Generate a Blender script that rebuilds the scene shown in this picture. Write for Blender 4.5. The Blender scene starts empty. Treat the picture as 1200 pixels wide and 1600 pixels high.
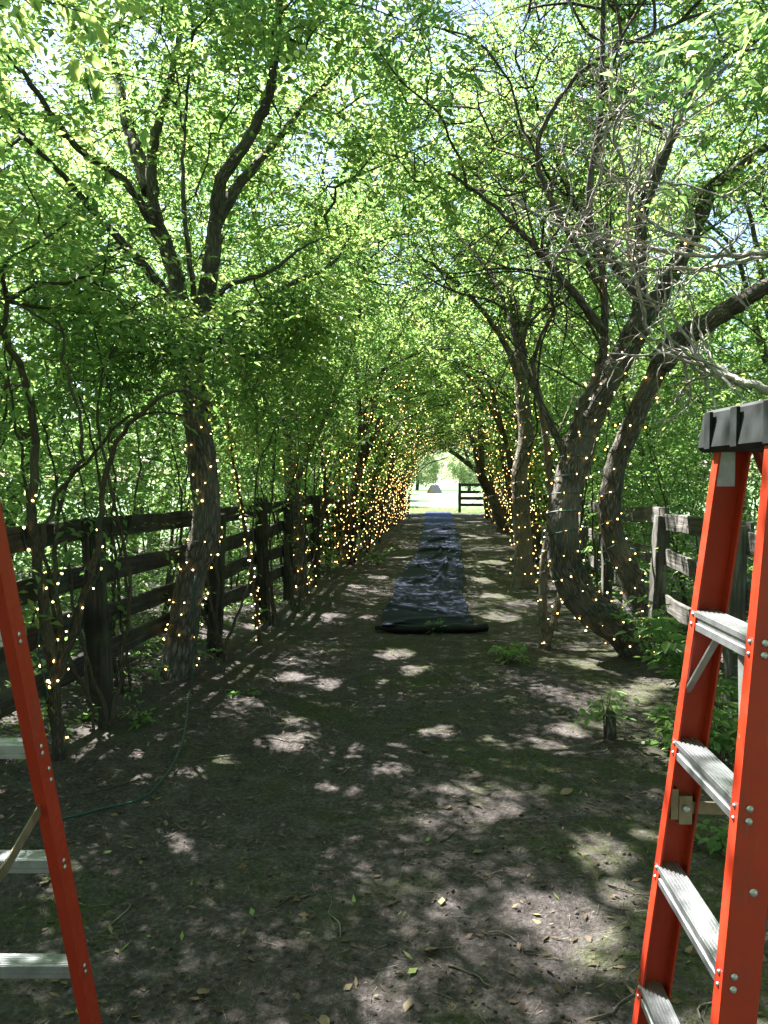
import bpy, math, random
import numpy as np
from mathutils import Vector, Matrix

random.seed(7)
rng = np.random.default_rng(11)
sc = bpy.context.scene
col = sc.collection
R = math.radians

# ------------------------------------------------------------------ camera, sky, sun, exposure
EYE, PITCH = 1.6, R(2.387)
cam_d = bpy.data.cameras.new("camera")
cam_d.sensor_fit = 'VERTICAL'; cam_d.sensor_height = 24.0; cam_d.lens = 18.0
cam_d.clip_start = 0.05; cam_d.clip_end = 3000
cam = bpy.data.objects.new("camera", cam_d); col.objects.link(cam)
cam.location = (0, 0, EYE); cam.rotation_euler = (R(90) - PITCH, 0, 0)
sc.camera = cam

SUN_DIR = Vector((-0.62, 0.60, 0.0)).normalized()
SUN_EL = R(56)
world = bpy.data.worlds.new("World"); sc.world = world; world.use_nodes = True
wn = world.node_tree; wn.nodes.clear()
sky = wn.nodes.new("ShaderNodeTexSky"); sky.sky_type = 'NISHITA'; sky.sun_disc = False
sky.sun_elevation = SUN_EL; sky.sun_rotation = math.atan2(SUN_DIR.x, SUN_DIR.y)
sky.air_density = 1.0; sky.dust_density = 1.2; sky.ozone_density = 1.2
bg = wn.nodes.new("ShaderNodeBackground"); bg.inputs[1].default_value = 0.05
wo = wn.nodes.new("ShaderNodeOutputWorld")
wn.links.new(sky.outputs[0], bg.inputs[0]); wn.links.new(bg.outputs[0], wo.inputs[0])

sun_d = bpy.data.lights.new("sun", 'SUN'); sun_d.energy = 5.0; sun_d.angle = R(0.53)
sun_d.color = (1.0, 0.96, 0.92)
sun = bpy.data.objects.new("sun", sun_d); col.objects.link(sun)
to_sun = Vector((SUN_DIR.x * math.cos(SUN_EL), SUN_DIR.y * math.cos(SUN_EL), math.sin(SUN_EL)))
sun.rotation_euler = to_sun.to_track_quat('Z', 'Y').to_euler()

sc.view_settings.view_transform = 'Standard'; sc.view_settings.look = 'None'
sc.view_settings.exposure = 3.05; sc.view_settings.gamma = 1.0
sc.view_settings.use_curve_mapping = False
cy = sc.cycles
cy.max_bounces = 10; cy.diffuse_bounces = 6; cy.glossy_bounces = 3; cy.transmission_bounces = 6
cy.transparent_max_bounces = 8; cy.sample_clamp_indirect = 4.0; cy.sample_clamp_direct = 0
cy.use_denoising = True
cy.caustics_reflective = False; cy.caustics_refractive = False

# ------------------------------------------------------------------ helpers
FWD = np.array([0, math.cos(PITCH), -math.sin(PITCH)]); UPV = np.array([0, math.sin(PITCH), math.cos(PITCH)])
def P(px, py, d):
    """world point on the sight line of a photograph pixel (1200x1600) at d metres in front"""
    v = np.array([(px - 600) / 1200.0, 0, 0]) + FWD + UPV * (-(py - 800) / 1200.0)
    v = v / v[1] * d
    return np.array([v[0], v[1], v[2] + EYE])
def axis(y): return -0.09 + 0.084 * y
def left_line(y): return np.interp(y, [-6, 0, 5, 10, 38], [-2.9, -2.4, -1.85, -1.27, 0.95])
def right_line(y): return np.interp(y, [-6, 7.4, 38], [1.62, 2.63, 5.1])

def prop(o, label=None, cat=None, group=None, kind=None):
    if label: o["label"] = label
    if cat: o["category"] = cat
    if group: o["group"] = group
    if kind: o["kind"] = kind
    return o
def empty(name, loc=(0, 0, 0), **k):
    o = bpy.data.objects.new(name, None); col.objects.link(o); o.location = loc
    o.empty_display_size = 0.2
    return prop(o, **k)
def link(name, me, parent=None, **k):
    o = bpy.data.objects.new(name, me); col.objects.link(o)
    if parent is not None:
        o.parent = parent
        o.matrix_parent_inverse = Matrix.Translation(-Vector(parent.location)) if parent.type == 'EMPTY' and parent.rotation_euler.to_quaternion().angle < 1e-6 else parent.matrix_basis.inverted()
    return prop(o, **k)

class MB:
    """collects vertices and faces, uv and a per-face tint; builds one mesh"""
    def __init__(s): s.v = []; s.q = []; s.t = []; s.n = 0; s.uq = []; s.ut = []; s.tq = []; s.tt = []
    def add(s, v, q=None, t=None, uq=None, tq=None, tt=None):
        v = np.asarray(v, float).reshape(-1, 3)
        if q is not None and len(q):
            q = np.asarray(q, int).reshape(-1, 4); s.q.append(q + s.n)
            s.uq.append(np.zeros((len(q), 4, 2)) if uq is None else uq)
            s.tq.append(np.full(len(q), .5) if tq is None else tq)
        if t is not None and len(t):
            t = np.asarray(t, int).reshape(-1, 3); s.t.append(t + s.n)
            s.tt.append(np.full(len(t), .5) if tt is None else tt)
        s.v.append(v); s.n += len(v)
    def mesh(s, name, mat, smooth=False):
        me = bpy.data.meshes.new(name)
        if s.n == 0: return me
        v = np.concatenate(s.v)
        q = np.concatenate(s.q) if s.q else np.zeros((0, 4), int)
        t = np.concatenate(s.t) if s.t else np.zeros((0, 3), int)
        me.vertices.add(len(v)); me.vertices.foreach_set("co", v.astype(np.float32).ravel())
        nl = len(q) * 4 + len(t) * 3
        me.loops.add(nl); me.loops.foreach_set("vertex_index", np.concatenate([q.ravel(), t.ravel()]).astype(np.int32))
        me.polygons.add(len(q) + len(t))
        me.polygons.foreach_set("loop_start", np.concatenate([np.arange(len(q)) * 4, len(q) * 4 + np.arange(len(t)) * 3]).astype(np.int32))
        uv = np.zeros((nl, 2), np.float32)
        if s.q: uv[:len(q) * 4] = np.concatenate(s.uq).reshape(-1, 2)
        me.uv_layers.new(name="UVMap").data.foreach_set("uv", uv.ravel())
        tint = np.concatenate(([np.concatenate(s.tq)] if s.q else []) + ([np.concatenate(s.tt)] if s.t else []))
        a = me.attributes.new("tint", 'FLOAT', 'FACE'); a.data.foreach_set("value", tint.astype(np.float32))
        me.polygons.foreach_set("use_smooth", np.full(len(q) + len(t), smooth))
        me.update(calc_edges=True); me.validate()
        me.materials.append(mat)
        return me

def catmull(pts, n):
    p = np.asarray(pts, float); m = len(p)
    if m < 3: return np.array([p[0] + (p[-1] - p[0]) * t for t in np.linspace(0, 1, n)])
    pp = np.vstack([2 * p[0] - p[1], p, 2 * p[-1] - p[-2]])
    u = np.linspace(0, m - 1, n); i = np.minimum(u.astype(int), m - 2); f = (u - i)[:, None]
    a, b, c, d = pp[i], pp[i + 1], pp[i + 2], pp[i + 3]
    return .5 * (2 * b + (c - a) * f + (2 * a - 5 * b + 4 * c - d) * f**2 + (3 * b - a - 3 * c + d) * f**3)
def frames(p):
    d = np.gradient(p, axis=0); d /= np.linalg.norm(d, axis=1)[:, None] + 1e-9
    ref = np.array([0, 0, 1.0]) if abs(d[0][2]) < .8 else np.array([1.0, 0, 0])
    n = np.zeros_like(p); b = np.zeros_like(p)
    x = np.cross(d[0], ref); x /= np.linalg.norm(x)
    for i in range(len(p)):
        x = x - d[i] * np.dot(x, d[i]); x /= np.linalg.norm(x) + 1e-9
        n[i] = x; b[i] = np.cross(d[i], x)
    return d, n, b
def tube(mb, p, r, sides, ridge=0.0, cap=True, tint=.5, flare=0.0):
    p = np.asarray(p, float); r = np.broadcast_to(np.asarray(r, float), (len(p),)).copy()
    d, n, b = frames(p)
    th = np.arange(sides) * 2 * math.pi / sides
    L = np.concatenate([[0], np.cumsum(np.linalg.norm(np.diff(p, axis=0), axis=1))])
    rr = np.repeat(r[:, None], sides, 1)
    if ridge > 0:
        ph = rng.uniform(0, 6.28, 8); sd = int(rng.integers(1, 9999))
        A = th[None] + L[:, None] * rng.uniform(-.5, .5)
        lump = .55 * np.sin(2 * A + ph[0] + 1.7 * L[:, None]) + .45 * np.sin(3 * A + ph[1] - 2.3 * L[:, None]) + .35 * np.sin(5.1 * L[:, None] + ph[2])
        nc = max(8, int(6.28 * r.max() / .035)); uu = A / 6.2832 * nc; LL = np.broadcast_to(L[:, None], uu.shape)
        f1 = 1 - 2.2 * np.abs(pnoise(uu + .5 * pnoise(uu, LL * 9, nc, sd + 3), LL * 6.5, nc, sd)); f2 = pnoise(uu * 2, LL * 16, nc * 2, sd + 1); f3 = pnoise(uu * 4, LL * 40, nc * 4, sd + 2)
        rr = rr * (1 + .06 * lump) + r.max() * ridge * (.75 * f1 + .5 * f2 + .3 * f3)
        if flare > 0:
            f = flare * np.exp(-L / .18)[:, None]
            rr = rr * (1 + f * (1 + .6 * np.sin(4 * th + ph[7])[None]))
    v = p[:, None] + rr[..., None] * (np.cos(th)[None, :, None] * n[:, None] + np.sin(th)[None, :, None] * b[:, None])
    m = len(p)
    i = np.arange(m - 1)[:, None]; j = np.arange(sides)[None]; k = (j + 1) % sides
    q = np.stack(np.broadcast_arrays(i * sides + j, i * sides + k, (i + 1) * sides + k, (i + 1) * sides + j), -1).reshape(-1, 4)
    rm = float(r.max())
    U = lambda jj: (jj / sides * 6.283 * rm)
    u0 = np.broadcast_to(U(j), (m - 1, sides)); u1 = np.broadcast_to(U(j + 1), (m - 1, sides))
    v0 = np.broadcast_to(L[:-1, None], (m - 1, sides)); v1 = np.broadcast_to(L[1:, None], (m - 1, sides))
    uq = np.stack([np.stack([u0, v0], -1), np.stack([u1, v0], -1), np.stack([u1, v1], -1), np.stack([u0, v1], -1)], 2).reshape(-1, 4, 2)
    t = None; vv = v.reshape(-1, 3)
    if cap:
        vv = np.vstack([vv, p[-1] + d[-1] * r[-1] * .5, p[0]])
        jj = np.arange(sides); kk = (jj + 1) % sides; e = (m - 1) * sides
        t = np.concatenate([np.stack([e + jj, e + kk, np.full(sides, m * sides)], -1), np.stack([kk, jj, np.full(sides, m * sides + 1)], -1)])
    mb.add(vv, q, t, uq, np.full(len(q), tint), None if t is None else np.full(len(t), tint))
def box(mb, c, s, M=None, jit=0.0, nx=1, tint=.5, taper=0):
    """box centred c, full size s, subdivided nx times along x, optional 3x3 M"""
    xs = np.linspace(-.5, .5, nx + 1); V = []
    for x in xs:
        for (y, z) in ((-.5, -.5), (.5, -.5), (.5, .5), (-.5, .5)): V.append((x * s[0], y * s[1], z * s[2]))
    V = np.array(V)
    if jit: V = V + rng.normal(0, jit, V.shape)
    Q = []
    for i in range(nx):
        for j in range(4):
            k = (j + 1) % 4; Q.append((i * 4 + j, (i + 1) * 4 + j, (i + 1) * 4 + k, i * 4 + k))
    Q.append((0, 1, 2, 3)); e = nx * 4; Q.append((e, e + 3, e + 2, e + 1))
    if M is not None: V = V @ np.asarray(M).T
    mb.add(V + np.asarray(c), Q, tq=np.full(len(Q), tint))
def basis(x, up=(0, 0, 1)):
    x = np.asarray(x, float); x = x / np.linalg.norm(x)
    y = np.cross(up, x); y /= np.linalg.norm(y); z = np.cross(x, y)
    return np.stack([x, y, z], 1)
def vnoise(x, y, scale, seed):
    g = np.random.default_rng(seed).uniform(-1, 1, (128, 128))
    x = np.asarray(x) * scale + 1000.0; y = np.asarray(y) * scale + 1000.0
    xi = np.floor(x).astype(int); yi = np.floor(y).astype(int); fx = x - xi; fy = y - yi
    fx = fx * fx * (3 - 2 * fx); fy = fy * fy * (3 - 2 * fy)
    a = g[xi % 128, yi % 128]; b = g[(xi + 1) % 128, yi % 128]; c = g[xi % 128, (yi + 1) % 128]; d = g[(xi + 1) % 128, (yi + 1) % 128]
    return (a * (1 - fx) + b * fx) * (1 - fy) + (c * (1 - fx) + d * fx) * fy
def pnoise(u, v, period, seed):
    """value noise, periodic in u"""
    g = np.random.default_rng(seed).uniform(-1, 1, (period, 256))
    ui = np.floor(u).astype(int); vi = np.floor(v).astype(int); fu = u - ui; fv = v - vi
    fu = fu * fu * (3 - 2 * fu); fv = fv * fv * (3 - 2 * fv)
    a = g[ui % period, vi % 256]; b = g[(ui + 1) % period, vi % 256]; c = g[ui % period, (vi + 1) % 256]; d = g[(ui + 1) % period, (vi + 1) % 256]
    return (a * (1 - fu) + b * fu) * (1 - fv) + (c * (1 - fu) + d * fu) * fv
def gz(x, y):
    """height of the dirt ground"""
    x = np.asarray(x, float); y = np.asarray(y, float)
    h = .035 * vnoise(x, y, .45, 1) + .018 * vnoise(x, y, 1.6, 2) + .010 * vnoise(x, y, 4.5, 3) + .006 * vnoise(x, y, 11, 4)
    off = np.maximum(np.abs(x - axis(y)) - 1.6, 0)
    h = h + .05 * np.minimum(off, 2.0)
    e = np.maximum.reduce([(y - 38.2) / .8, np.zeros_like(h)])
    e2 = np.maximum(np.abs(x - axis(y)) - 7.0, 0) / 1.0
    return h - .10 * np.minimum(e, 1.5) - .25 * np.minimum(e2, 1.2)

# ------------------------------------------------------------------ materials
def new_mat(name):
    m = bpy.data.materials.new(name); m.use_nodes = True; nt = m.node_tree; nt.nodes.clear()
    out = nt.nodes.new("ShaderNodeOutputMaterial")
    return m, nt, out
def N(nt, typ, **k):
    n = nt.nodes.new(typ)
    for a, b in k.items():
        if a.startswith('i_'): n.inputs[a[2:].replace('_', ' ')].default_value = b
        else: setattr(n, a, b)
    return n
def ramp(nt, fac, stops):
    r = nt.nodes.new("ShaderNodeValToRGB"); e = r.color_ramp.elements
    while len(e) > 1: e.remove(e[-1])
    e[0].position = stops[0][0]; e[0].color = (*stops[0][1], 1)
    for p, c in stops[1:]:
        x = e.new(p); x.color = (*c, 1)
    nt.links.new(fac, r.inputs[0]); return r.outputs[0]
def noise(nt, vec, scale, detail=4, rough=.55, dist=0.0):
    n = N(nt, "ShaderNodeTexNoise"); n.inputs["Scale"].default_value = scale; n.inputs["Detail"].default_value = detail
    n.inputs["Roughness"].default_value = rough; n.inputs["Distortion"].default_value = dist
    if vec is not None: nt.links.new(vec, n.inputs["Vector"])
    return n.outputs["Fac"]
def mapping(nt, vec, scale=(1, 1, 1), rot=(0, 0, 0)):
    m = N(nt, "ShaderNodeMapping"); m.inputs["Scale"].default_value = scale; m.inputs["Rotation"].default_value = rot
    nt.links.new(vec, m.inputs["Vector"]); return m.outputs[0]
def mixc(nt, fac, a, b, mode='MIX'):
    m = N(nt, "ShaderNodeMix", data_type='RGBA', blend_type=mode)
    for s, v in ((m.inputs[0], fac), (m.inputs[6], a), (m.inputs[7], b)):
        if isinstance(v, bpy.types.NodeSocket): nt.links.new(v, s)
        elif isinstance(v, (int, float)): s.default_value = v
        else: s.default_value = (*v, 1)
    return m.outputs[2]
def math_n(nt, op, a, b=0.0):
    m = N(nt, "ShaderNodeMath", operation=op)
    for s, v in ((m.inputs[0], a), (m.inputs[1], b)):
        if isinstance(v, bpy.types.NodeSocket): nt.links.new(v, s)
        else: s.default_value = v
    return m.outputs[0]
def bsdf(nt, out, color, rough=.8, spec=.3, bump=None, bump_s=.5, bump_d=.01, metal=0.0, coat=0.0):
    b = N(nt, "ShaderNodeBsdfPrincipled")
    for k, v in (("Base Color", color), ("Roughness", rough), ("Specular IOR Level", spec), ("Metallic", metal), ("Coat Weight", coat)):
        if isinstance(v, bpy.types.NodeSocket): nt.links.new(v, b.inputs[k])
        elif isinstance(v, (int, float)): b.inputs[k].default_value = v
        else: b.inputs[k].default_value = (*v, 1)
    if bump is not None:
        bn = N(nt, "ShaderNodeBump"); bn.inputs["Strength"].default_value = bump_s; bn.inputs["Distance"].default_value = bump_d
        nt.links.new(bump, bn.inputs["Height"]); nt.links.new(bn.outputs[0], b.inputs["Normal"])
    nt.links.new(b.outputs[0], out.inputs[0]); return b
def objco(nt): return N(nt, "ShaderNodeTexCoord").outputs["Object"]

def leaf_mat(name, stops, tstops, trans=.5, rough=.42):
    m, nt, out = new_mat(name)
    a = N(nt, "ShaderNodeAttribute", attribute_name="tint", attribute_type='GEOMETRY')
    c1 = ramp(nt, a.outputs["Fac"], stops); c2 = ramp(nt, a.outputs["Fac"], tstops)
    b = N(nt, "ShaderNodeBsdfPrincipled"); nt.links.new(c1, b.inputs["Base Color"])
    b.inputs["Roughness"].default_value = rough; b.inputs["Specular IOR Level"].default_value = .35
    t = N(nt, "ShaderNodeBsdfTranslucent"); nt.links.new(c2, t.inputs[0])
    mx = N(nt, "ShaderNodeMixShader"); mx.inputs[0].default_value = trans
    nt.links.new(b.outputs[0], mx.inputs[1]); nt.links.new(t.outputs[0], mx.inputs[2]); nt.links.new(mx.outputs[0], out.inputs[0])
    return m
M = {}
M['leaf'] = leaf_mat("leaf_green", [(0, (.043, .090, .036)), (.5, (.064, .118, .045)), (1, (.10, .155, .054))],
                     [(0, (.18, .36, .10)), (.5, (.32, .50, .13)), (1, (.58, .68, .20))], .54)
M['leaf_blue'] = leaf_mat("leaf_cool_green", [(0, (.035, .095, .035)), (1, (.07, .15, .045))],
                     [(0, (.16, .40, .08)), (1, (.28, .52, .10))], .48)
M['leaf_low'] = leaf_mat("leaf_shrub", [(0, (.055, .11, .035)), (1, (.11, .19, .055))],
                     [(0, (.20, .41, .11)), (1, (.42, .60, .17))], .49)
M['leaf_overexposed'] = leaf_mat("leaf_overexposed", [(0, (.16, .22, .12)), (1, (.30, .36, .20))],
                     [(0, (.42, .56, .26)), (1, (.60, .70, .36))], .5)  # overexposure and veil over the far crowns, painted as paler leaf colour
M['leaf_dry'] = leaf_mat("leaf_dead", [(0, (.04, .026, .015)), (.45, (.08, .055, .03)), (.85, (.17, .13, .075)), (1, (.15, .21, .06))],
                     [(0, (.2, .12, .05)), (1, (.35, .25, .1))], .15, .7)

def bark(name, c0, c1, c2, su=16, sv=4.0, moss=.0):
    m, nt, out = new_mat(name)
    uv = N(nt, "ShaderNodeTexCoord").outputs["UV"]; ob = objco(nt)
    wob = N(nt, "ShaderNodeTexNoise"); wob.inputs["Scale"].default_value = 14; wob.inputs["Detail"].default_value = 3; nt.links.new(uv, wob.inputs["Vector"])
    mv = N(nt, "ShaderNodeVectorMath", operation='MULTIPLY_ADD'); nt.links.new(wob.outputs["Color"], mv.inputs[0]); mv.inputs[1].default_value = (.045, .06, 0); nt.links.new(uv, mv.inputs[2])
    vo = N(nt, "ShaderNodeTexVoronoi", feature='DISTANCE_TO_EDGE'); vo.inputs["Scale"].default_value = 1.0; nt.links.new(mapping(nt, mv.outputs[0], (su * 2.4, sv * 2.2, 1)), vo.inputs["Vector"])
    a = noise(nt, mapping(nt, mv.outputs[0], (su * 4, sv * 3, 1)), 1.0, 6, .7, .4)
    h = math_n(nt, 'ADD', math_n(nt, 'MULTIPLY', a, .62), math_n(nt, 'MULTIPLY', math_n(nt, 'MINIMUM', vo.outputs["Distance"], .3), 1.1))
    c = ramp(nt, h, [(.25, c0), (.5, c1), (.75, c2)])
    big = noise(nt, ob, 2.5, 3)
    c = mixc(nt, ramp(nt, big, [(.45, (0, 0, 0)), (.7, (.5, .5, .5))]), c, c2)
    if moss > 0:
        c = mixc(nt, ramp(nt, noise(nt, ob, 5, 4), [(.55, (0, 0, 0)), (.7, (moss,) * 3)]), c, (.07, .085, .03))
    bsdf(nt, out, c, .9, .15, h, .9, .02)
    return m
M['bark'] = bark("bark_ridged", (.030, .026, .023), (.095, .084, .074), (.205, .188, .172), moss=.3)
M['bark_pale'] = bark("bark_pale", (.06, .05, .038), (.15, .13, .10), (.26, .23, .19), 20, 5)
M['bark_thin'] = bark("bark_thin", (.035, .028, .02), (.08, .067, .05), (.14, .12, .092), 30, 8)
M['dead'] = bark("dead_wood", (.22, .20, .18), (.40, .37, .34), (.58, .54, .50), 30, 6)

def wood(name, c0, c1, c2, moss):
    m, nt, out = new_mat(name)
    ob = objco(nt); oi = N(nt, "ShaderNodeObjectInfo").outputs["Random"]
    off = N(nt, "ShaderNodeVectorMath", operation='ADD'); nt.links.new(ob, off.inputs[0])
    cmb = N(nt, "ShaderNodeCombineXYZ"); nt.links.new(math_n(nt, 'MULTIPLY', oi, 37.0), cmb.inputs[0]); nt.links.new(cmb.outputs[0], off.inputs[1])
    g = noise(nt, mapping(nt, off.outputs[0], (1.6, 38, 38)), 1, 5, .6, .6)
    big = noise(nt, off.outputs[0], 3.2, 4)
    c = ramp(nt, g, [(.3, c0), (.52, c1), (.75, c2)])
    c = mixc(nt, ramp(nt, big, [(.42, (0, 0, 0)), (.65, (.75, .75, .75))]), c, c0)
    c = mixc(nt, ramp(nt, noise(nt, off.outputs[0], 6, 5), [(.5, (0, 0, 0)), (.68, (moss,) * 3)]), c, (.06, .085, .035))
    bsdf(nt, out, c, .88, .2, g, .8, .012)
    return m
M['fence'] = wood("weathered_fence_wood", (.018, .016, .014), (.046, .041, .036), (.10, .092, .083), .5)
M['fence_grey'] = wood("pale_grey_fence_wood", (.05, .046, .041), (.12, .112, .104), (.25, .238, .222), .25)  # same grain as the other fence wood, in lighter greys

# dirt
m, nt, out = new_mat("dirt"); ob = objco(nt)
big = noise(nt, ob, .9, 5); mid = noise(nt, ob, 7, 6, .65); fine = noise(nt, ob, 48, 5, .7)
vor = N(nt, "ShaderNodeTexVoronoi"); vor.inputs["Scale"].default_value = 85; nt.links.new(ob, vor.inputs["Vector"])
spk = N(nt, "ShaderNodeTexVoronoi"); spk.inputs["Scale"].default_value = 30; nt.links.new(mapping(nt, ob, (1, 2.4, 1), (0, 0, .7)), spk.inputs["Vector"])
c = ramp(nt, mid, [(.28, (.024, .020, .017)), (.5, (.062, .053, .050)), (.72, (.135, .120, .118))])
c = mixc(nt, .55, c, ramp(nt, fine, [(.34, (.011, .009, .0075)), (.55, (.066, .057, .054)), (.74, (.21, .19, .188))]))
c = mixc(nt, ramp(nt, spk.outputs["Distance"], [(.06, (.55, .55, .55)), (.13, (0, 0, 0))]), c, ramp(nt, spk.outputs["Color"], [(0, (.025, .018, .012)), (.5, (.09, .068, .045)), (1, (.16, .14, .10))]))
sx = N(nt, "ShaderNodeSeparateXYZ"); nt.links.new(ob, sx.inputs[0])
bias = math_n(nt, 'MULTIPLY', math_n(nt, 'MINIMUM', math_n(nt, 'MAXIMUM', math_n(nt, 'SUBTRACT', sx.outputs[0], .15), 0.0), 1.0), .09)
mossf = math_n(nt, 'MULTIPLY', ramp(nt, math_n(nt, 'ADD', noise(nt, ob, 1.3, 4, .6), bias), [(.50, (0, 0, 0)), (.64, (1, 1, 1))]), ramp(nt, noise(nt, ob, 16, 5, .7), [(.38, (0, 0, 0)), (.56, (.8, .8, .8))]))
c = mixc(nt, mossf, c, ramp(nt, fine, [(.3, (.022, .032, .009)), (.7, (.062, .08, .02))]))
h = math_n(nt, 'ADD', math_n(nt, 'MULTIPLY', mid, .6), math_n(nt, 'ADD', math_n(nt, 'MULTIPLY', fine, .5), math_n(nt, 'MULTIPLY', vor.outputs["Distance"], .10)))
bsdf(nt, out, c, .92, .15, h, 1.0, .034); M['dirt'] = m
# field
m, nt, out = new_mat("field_grass"); ob = objco(nt)
c = mixc(nt, noise(nt, ob, .12, 4), ramp(nt, noise(nt, ob, 3, 6, .7), [(.3, (.05, .11, .042)), (.7, (.10, .175, .075))]), (.12, .18, .085))
bsdf(nt, out, c, .85, .2, noise(nt, ob, 25, 4), .6, .05); M['field'] = m
# fabric
m, nt, out = new_mat("black_ground_cloth"); ob = objco(nt)
wv = noise(nt, mapping(nt, ob, (260, 8, 1)), 1, 2); wv2 = noise(nt, mapping(nt, ob, (8, 260, 1)), 1, 2)
c = mixc(nt, noise(nt, ob, 2.2, 5), (.010, .012, .019), (.018, .021, .030))
bn = N(nt, "ShaderNodeBump"); bn.inputs["Strength"].default_value = .15; bn.inputs["Distance"].default_value = .02
nt.links.new(math_n(nt, 'ADD', noise(nt, mapping(nt, ob, (1, .45, 1)), 7, 5), math_n(nt, 'MULTIPLY', math_n(nt, 'ADD', wv, wv2), .12)), bn.inputs["Height"])
df = N(nt, "ShaderNodeBsdfDiffuse"); nt.links.new(c, df.inputs[0]); nt.links.new(bn.outputs[0], df.inputs["Normal"])
gl = N(nt, "ShaderNodeBsdfGlossy"); gl.inputs[0].default_value = (.58, .68, .98, 1); gl.inputs["Roughness"].default_value = .5; nt.links.new(bn.outputs[0], gl.inputs["Normal"])  # sky's blue sheen tinted into this gloss and the base colour
lw = N(nt, "ShaderNodeLayerWeight"); lw.inputs[0].default_value = .5; nt.links.new(bn.outputs[0], lw.inputs["Normal"])
fc = math_n(nt, 'ADD', math_n(nt, 'MULTIPLY', math_n(nt, 'POWER', lw.outputs["Facing"], 7.0), .13), .005)
mx = N(nt, "ShaderNodeMixShader"); nt.links.new(fc, mx.inputs[0]); nt.links.new(df.outputs[0], mx.inputs[1]); nt.links.new(gl.outputs[0], mx.inputs[2]); nt.links.new(mx.outputs[0], out.inputs[0])
M['cloth'] = m
m, nt, out = new_mat("black_roll"); ob = objco(nt)
bsdf(nt, out, (.007, .008, .010), .6, .2, noise(nt, ob, 14, 4), .3, .02); M['cloth_dark'] = m
# ladder
m, nt, out = new_mat("orange_fibreglass"); ob = objco(nt)
gr = noise(nt, mapping(nt, ob, (60, 60, 3)), 1, 4)
c = mixc(nt, ramp(nt, noise(nt, ob, 7, 5), [(.4, (0, 0, 0)), (.75, (.5, .5, .5))]), (.33, .026, .008), (.255, .019, .007))
c = mixc(nt, ramp(nt, noise(nt, ob, 38, 4, .7), [(.62, (0, 0, 0)), (.72, (.35, .35, .35))]), c, (.13, .025, .012))
c = mixc(nt, ramp(nt, noise(nt, mapping(nt, ob, (55, 55, 4)), 1, 5, .75), [(.60, (0, 0, 0)), (.70, (.30, .30, .30))]), c, (.42, .11, .06))
c = mixc(nt, ramp(nt, noise(nt, mapping(nt, ob, (9, 9, 4)), 1, 6, .7), [(.56, (0, 0, 0)), (.70, (.45, .45, .45))]), c, (.13, .035, .02))
bsdf(nt, out, c, ramp(nt, noise(nt, ob, 22, 4), [(.3, (.34,) * 3), (.7, (.6,) * 3)]), .35, gr, .15, .004); M['orange'] = m
m, nt, out = new_mat("aluminium"); ob = objco(nt)
c = ramp(nt, noise(nt, ob, 18, 5, .65), [(.3, (.30, .31, .32)), (.7, (.48, .50, .51))])
c = mixc(nt, ramp(nt, noise(nt, ob, 55, 4, .7), [(.6, (0, 0, 0)), (.7, (.4, .4, .4))]), c, (.25, .23, .2))
bsdf(nt, out, c, .38, .5, noise(nt, mapping(nt, ob, (6, 200, 200)), 1, 2), .12, .002, metal=.85); M['alu'] = m
m, nt, out = new_mat("steel"); bsdf(nt, out, ramp(nt, noise(nt, objco(nt), 30, 3), [(.3, (.16, .13, .08)), (.7, (.27, .23, .16))]), .5, .5, metal=.6); M['steel'] = m
m, nt, out = new_mat("black_plastic"); ob = objco(nt)
bsdf(nt, out, ramp(nt, noise(nt, ob, 20, 5), [(.35, (.007, .009, .009)), (.7, (.020, .024, .024))]), .6, .2, noise(nt, ob, 220, 2), .12, .002); M['plastic'] = m
m, nt, out = new_mat("green_wire"); bsdf(nt, out, (.008, .05, .038), .45, .4); M['wire'] = m
m, nt, out = new_mat("bulb_glow")
em = N(nt, "ShaderNodeEmission"); em.inputs[0].default_value = (1.0, .62, .20, 1); em.inputs[1].default_value = 1.8
nt.links.new(em.outputs[0], out.inputs[0]); M['bulb'] = m
try: m.cycles.emission_sampling = 'NONE'
except Exception: pass
m, nt, out = new_mat("brown_shelter"); bsdf(nt, out, ramp(nt, noise(nt, objco(nt), 6, 3), [(.3, (.26, .15, .11)), (.7, (.36, .22, .16))]), .8); M['brown'] = m
m, nt, out = new_mat("cream_panel"); bsdf(nt, out, ramp(nt, noise(nt, objco(nt), 5, 3), [(.3, (.22, .17, .17)), (.7, (.33, .26, .25))]), .8); M['cream'] = m

# ------------------------------------------------------------------ ground
def grid(xs, ys, zf, mat, name, kind='structure'):
    X, Y = np.meshgrid(xs, ys); Z = zf(X, Y)
    V = np.stack([X, Y, Z], -1).reshape(-1, 3); nx = len(xs); ny = len(ys)
    i = np.arange(ny - 1)[:, None]; j = np.arange(nx - 1)[None]
    q = np.stack(np.broadcast_arrays(i * nx + j, i * nx + j + 1, (i + 1) * nx + j + 1, (i + 1) * nx + j), -1).reshape(-1, 4)
    mb = MB(); mb.add(V, q); return link(name, mb.mesh(name, mat, True), kind=kind)
g1 = np.concatenate([-np.geomspace(1500, 12, 22), np.linspace(-10, 12, 12), np.geomspace(14, 1500, 22)])
grid(g1, g1, lambda x, y: np.full_like(x, -.12) + .0 * x, M['field'], "ground")
xs = np.concatenate([np.linspace(-9, -2.4, 40)[:-1], np.arange(-2.4, 2.8, .05), np.linspace(2.8, 12, 50)])
ys = np.concatenate([np.linspace(-9, 1.5, 50)[:-1], np.arange(1.5, 7.5, .045), np.arange(7.5, 16, .11), np.arange(16, 39.6, .25)])
grid(xs, ys, gz, M['dirt'], "path")

# ------------------------------------------------------------------ foliage machinery
def norm(a): return a / (np.linalg.norm(a, axis=-1, keepdims=True) + 1e-9)
TS = np.array(to_sun)
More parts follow.
